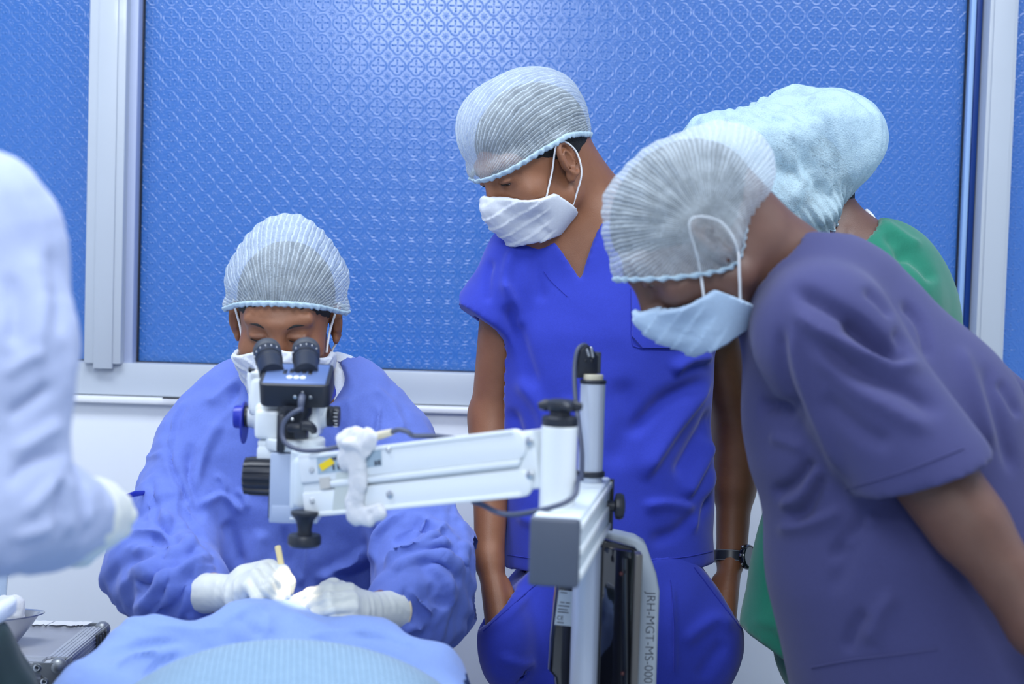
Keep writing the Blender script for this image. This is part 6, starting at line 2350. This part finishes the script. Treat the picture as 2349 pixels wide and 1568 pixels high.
# ------------------------------------------------------------------ aluminium flight case with dish, gauze, cup
M_CASE = plain("case_panel_grey", (0.42, 0.43, 0.47), 0.42, metal=0.3, noise=0.12, scale=25, bump=0.0006)
M_CASEFRONT = plain("case_front_laminate", (0.55, 0.57, 0.60), 0.5, noise=0.1, scale=180, bump=0.0008)
M_PROF = plain("case_aluminium_profile", (0.52, 0.54, 0.58), 0.38, metal=0.35, noise=0.15, scale=30)
M_CORNER = plain("case_steel_corner", (0.30, 0.32, 0.34), 0.38, metal=0.5, noise=0.15, scale=40)
M_PAPER = plain("torn_paper", (0.80, 0.80, 0.82), 0.8, noise=0.05)
zT = P(140, 1521, 2.21)[2]
cx1 = P(140, 1521, 2.21)[0]
cy0, cy1 = P(140, 1521, 2.21)[1], P(252, 1437, 2.46)[1]
cx0 = cx1 - .60
case = thing("flight_case", "scuffed aluminium flight case with ball corners standing by the white wall", "case", ((cx0 + cx1) / 2, (cy0 + cy1) / 2, 0))
cc = ((cx0 + cx1) / 2, (cy0 + cy1) / 2)
zB = .02
bm_obj("body", add_box(bmesh.new(), (*cc, (zT + zB) / 2 - .001), (cx1 - cx0 - .006, cy1 - cy0 - .006, zT - zB - .002), None, .001), M_CASEFRONT, case)
bm_obj("lid_panel", add_box(bmesh.new(), (*cc, zT - .001), (cx1 - cx0 - .05, cy1 - cy0 - .05, .004), None, .001), M_CASE, case)
pw = .030


def profile(a, b, nx_, nz_):
    """ribbed angle profile along an edge: two flanges with raised ribs"""
    bm = bmesh.new()
    a, b = np.array(a), np.array(b)
    d = b - a; L = np.linalg.norm(d); d = d / L
    for n1, n2 in ((np.array(nx_, float), np.array(nz_, float)), (np.array(nz_, float), np.array(nx_, float))):
        R = np.stack([n2, np.cross(d, n2), d], 1)
        c = (a + b) / 2 - n2 * pw / 2
        Rf = np.stack([d, n2, n1], 1)
        if np.linalg.det(Rf) < 0: Rf[:, 0] *= -1
        add_box(bm, c + n1 * .0005, (L, pw, .004), Rf, .001)
        for k in range(4):
            add_box(bm, (a + b) / 2 - n2 * (.005 + .0065 * k) + n1 * .0028, (L, .0028, .0010), Rf, .0004)
    return bm


bm_obj("edge_profile", profile((cx0, cy0, zT), (cx1 - .03, cy0, zT), (0, -1, 0), (0, 0, 1)), M_PROF, case)
bm_obj("edge_profile", profile((cx0, cy1, zT), (cx1 - .03, cy1, zT), (0, 1, 0), (0, 0, 1)), M_PROF, case)
bm_obj("edge_profile", profile((cx1, cy0 + .03, zT), (cx1, cy1 - .03, zT), (1, 0, 0), (0, 0, 1)), M_PROF, case)
bm_obj("edge_profile", profile((cx1, cy0, zB), (cx1, cy0, zT - .03), (1, 0, 0), (0, -1, 0)), M_PROF, case)
bm_obj("edge_profile", profile((cx1, cy1, zB), (cx1, cy1, zT - .03), (1, 0, 0), (0, 1, 0)), M_PROF, case)
for (yy, sy) in ((cy0, -1), (cy1, 1)):
    bm = bmesh.new()
    t = bmesh.new(); bmesh.ops.create_uvsphere(t, u_segments=24, v_segments=14, radius=.0135)
    bmesh.ops.translate(t, vec=(cx1 - .006, yy - sy * .006, zT - .006), verts=t.verts)
    merge(bm, t)
    ball = bm_obj("ball_corner", bm, M_CORNER, case)
    # three-lobed plates
    tri = [(-.002, .004), (-.040, .003), (-.044, -.004), (-.040, -.011), (-.026, -.016), (-.016, -.028), (-.011, -.040), (-.004, -.044), (.003, -.040), (.004, -.002)]
    R1 = np.stack([EX, EZ, -EY], 1)
    bm = add_prism(bmesh.new(), tri, R1, (cx1 - .002, yy + sy * .0035, zT - .002), .002, .0005)
    bm_obj("corner_plate", bm, M_CORNER, case)
    R2 = np.stack([-EY * sy * -1, EZ, np.cross(-EY * sy * -1, EZ)], 1)
    bm = add_prism(bmesh.new(), tri, R2, (cx1 + .0035, yy - sy * .002, zT - .002), .002, .0005)
    bm_obj("corner_plate", bm, M_CORNER, case)
    for (u, v) in ((-.037, -.004), (-.024, -.022)) if sy < 0 else ((-.037, -.004),):
        q = np.array([cx1 - .002 + u * .9, yy + sy * .0045, zT - .002 + v * 1.2])
        bm = add_lathe(bmesh.new(), [(.0065, 0), (.0062, .0012), (.004, .002), (.003, .0016), (.0025, .0006), (.001, .0006)], q, EY * sy, 16)
        bm_obj("rivet", bm, M_STEEL, case)
bm = bmesh.new()
add_box(bm, (cx1 + .004, cy1 - .050, zT - .022), (.006, .050, .046), None, .002)
for k in range(3):
    add_box(bm, (cx1 + .0075, cy1 - .066 + .016 * k, zT - .020), (.004, .006, .036), None, .001)
bm_obj("hinge", bm, plain("dark_worn_steel", (.10, .105, .10), .45, metal=.7, noise=.3, scale=60), case)
r9 = np.random.default_rng(5)
for k, (x0, x1) in enumerate(((-.20, -.135), (-.132, -.095), (-.092, -.045), (-.05, -.028))):
    pts = []
    y0, y1 = cy1 - .030, cy1 - .004
    m = 7
    for i in range(m + 1): pts.append((cx1 + x0 + (x1 - x0) * i / m, y0 + r9.uniform(-.006, .004)))
    for i in range(m + 1): pts.append((cx1 + x1 - (x1 - x0) * i / m + .006, y1 + r9.uniform(-.002, .002)))
    bm = add_prism(bmesh.new(), [(p[0] - cx1, p[1] - cy1) for p in pts], np.eye(3), (cx1, cy1, zT + .0042 + .0004 * k), .0006, 0)
    bm_obj("paper_label", bm, M_PAPER, case)
# kidney dish
dc = P(-16, 1398, 2.31)
zcase = zT + .0045
dish = thing("kidney_dish", "stainless steel kidney dish on the flight case, holding crumpled gauze", "dish", (dc[0], dc[1], zcase))
bm = bmesh.new()
nk = 48
hD = .046


def kid(t, s):
    x = .088 * math.cos(t) * s; y = .044 * math.sin(t) * s
    return np.array([x, y + .25 * (x * x) / .088 - .012, 0])


rows = []
for (s, z) in ((.45, .0), (.62, .0005), (.70, .010), (.86, .030), (.97, hD), (1.04, hD + .001), (1.04, hD - .001), (.955, hD - .002), (.84, .030), (.68, .011), (.58, .003), (.3, .002)):
    rows.append([bm.verts.new(kid(2 * math.pi * k / nk, s) + np.array([dc[0] - .012, dc[1], zcase + z])) for k in range(nk)])
for a, b in zip(rows[:-1], rows[1:]):
    for k in range(nk): bm.faces.new((a[k], a[(k + 1) % nk], b[(k + 1) % nk], b[k]))
bm.faces.new(list(reversed(rows[0]))); bm.faces.new(rows[-1])
bm_obj("bowl", bm, plain("dish_steel", (.62, .63, .65), .30, metal=.9), dish)
f = Field((dc[0] - .08, dc[1] - .06, zcase), (dc[0] + .09, dc[1] + .06, zcase + .12), .003)
f.add(ell((dc[0] + .010, dc[1] + .0, zcase + .038), (.042, .022, .026)), .01)
f.add(seg((dc[0] - .03, dc[1] - .008, zcase + .046), (dc[0] + .035, dc[1] + .004, zcase + .062), .010, .014), .02)
f.add(seg((dc[0] - .02, dc[1] - .016, zcase + .042), (dc[0] - .012, dc[1] - .022, zcase + .030), .011, .006), .01)
V, Q = f.mesh(1)
V = V + normals(V, Q) * ((tri_noise(V, 34, 121, 2)[:, None] - .5) * .012)
o = np_obj("gauze_pad", V, Q, M_GAUZE)
tag(o, "crumpled white gauze pad lying in the steel kidney dish", "gauze")
# clear cup behind the dish
m, nt, b, out = mat_new("clear_plastic")
b.inputs["Base Color"].default_value = (.85, .92, 1, 1); b.inputs["Transmission Weight"].default_value = 0.9; b.inputs["Roughness"].default_value = .08; b.inputs["IOR"].default_value = 1.2
cup_c = P(-14, 1400, 2.40)
zc0 = zcase
hc = P(0, 1312, 2.40)[2] - zc0
bm = add_lathe(bmesh.new(), [(.018, 0), (.0185, .002), (.0215, hc - .006), (.0245, hc - .004), (.0245, hc), (.0215, hc), (.0205, hc - .004), (.0175, .004), (.002, .004)], (cup_c[0], cup_c[1], zc0), EZ, 36)
o = bm_obj("plastic_cup", bm, m)
tag(o, "clear plastic cup standing behind the kidney dish on the flight case", "cup")
# instrument stand under a dark green cloth with a white sheet on top
M_DKGREEN = cloth("dark_green_drape", (0.002, 0.020, 0.024), weave=1200, wb=0.0003)
qx = P(-60, 1500, 1.80)
stand = thing("instrument_stand", "instrument stand under a dark green cloth at the picture's lower left corner", "stand", (qx[0] - .12, qx[1], 0))
zs = P(0, 1448, 1.80)[2]
f = Field((qx[0] - .65, qx[1] - .40, .25), (qx[0] + .35, qx[1] + .40, zs + .05), .009)
xr = P(10, 1450, 1.80)[0]
f.add(['cyl', np.array([xr - .16, qx[1], zs - .09]), np.array([xr - .16, qx[1], zs]), .196, .155, (EY, 1.1), True], .02)
f.add(['cyl', np.array([xr - .16, qx[1], .30]), np.array([xr - .16, qx[1], zs - .07]), .225, .188, (EY, 1.1), True], .03)
V, Q = f.mesh(3)
V = V + normals(V, Q) * (soft_noise(V * np.array([1, 1, .15]), 40, 131)[:, None] * .006)
bm_obj("foot", add_box(bmesh.new(), (xr - .16, qx[1], .02), (.42, .36, .04), None, .01), M_STEEL, stand)
bm_obj("column", add_cyl(bmesh.new(), (xr - .16, qx[1], .03), (xr - .16, qx[1], .4), .02), M_STEEL, stand)
np_obj("green_cloth", V, Q, M_DKGREEN, stand)
f = Field((qx[0] - .45, qx[1] - .26, zs - .06), (qx[0] + .22, qx[1] + .26, zs + .06), .005)
xs1 = P(-30, 1415, 1.80)[0]
f.add(box((xs1 - .14, qx[1], zs + .002), (.14, .11, .005), None, .003), .01)
f.add(seg((xs1 - .004, qx[1] - .10, zs + .012), (xs1 - .002, qx[1] + .1, zs + .018), .006, .006), .02)
f.add(seg((xs1 - .02, qx[1] - .12, zs + .004), (xs1 - .06, qx[1] - .15, zs - .03), .012, .010), .03)
V, Q = f.mesh(1)
V = V + normals(V, Q) * ((tri_noise(V, 12, 141, 2)[:, None] - .5) * .006)
o = np_obj("white_sheet", V, Q, M_WHITECLOTH)
tag(o, "folded white sheet lying on the dark green cloth beside the kidney dish", "sheet")
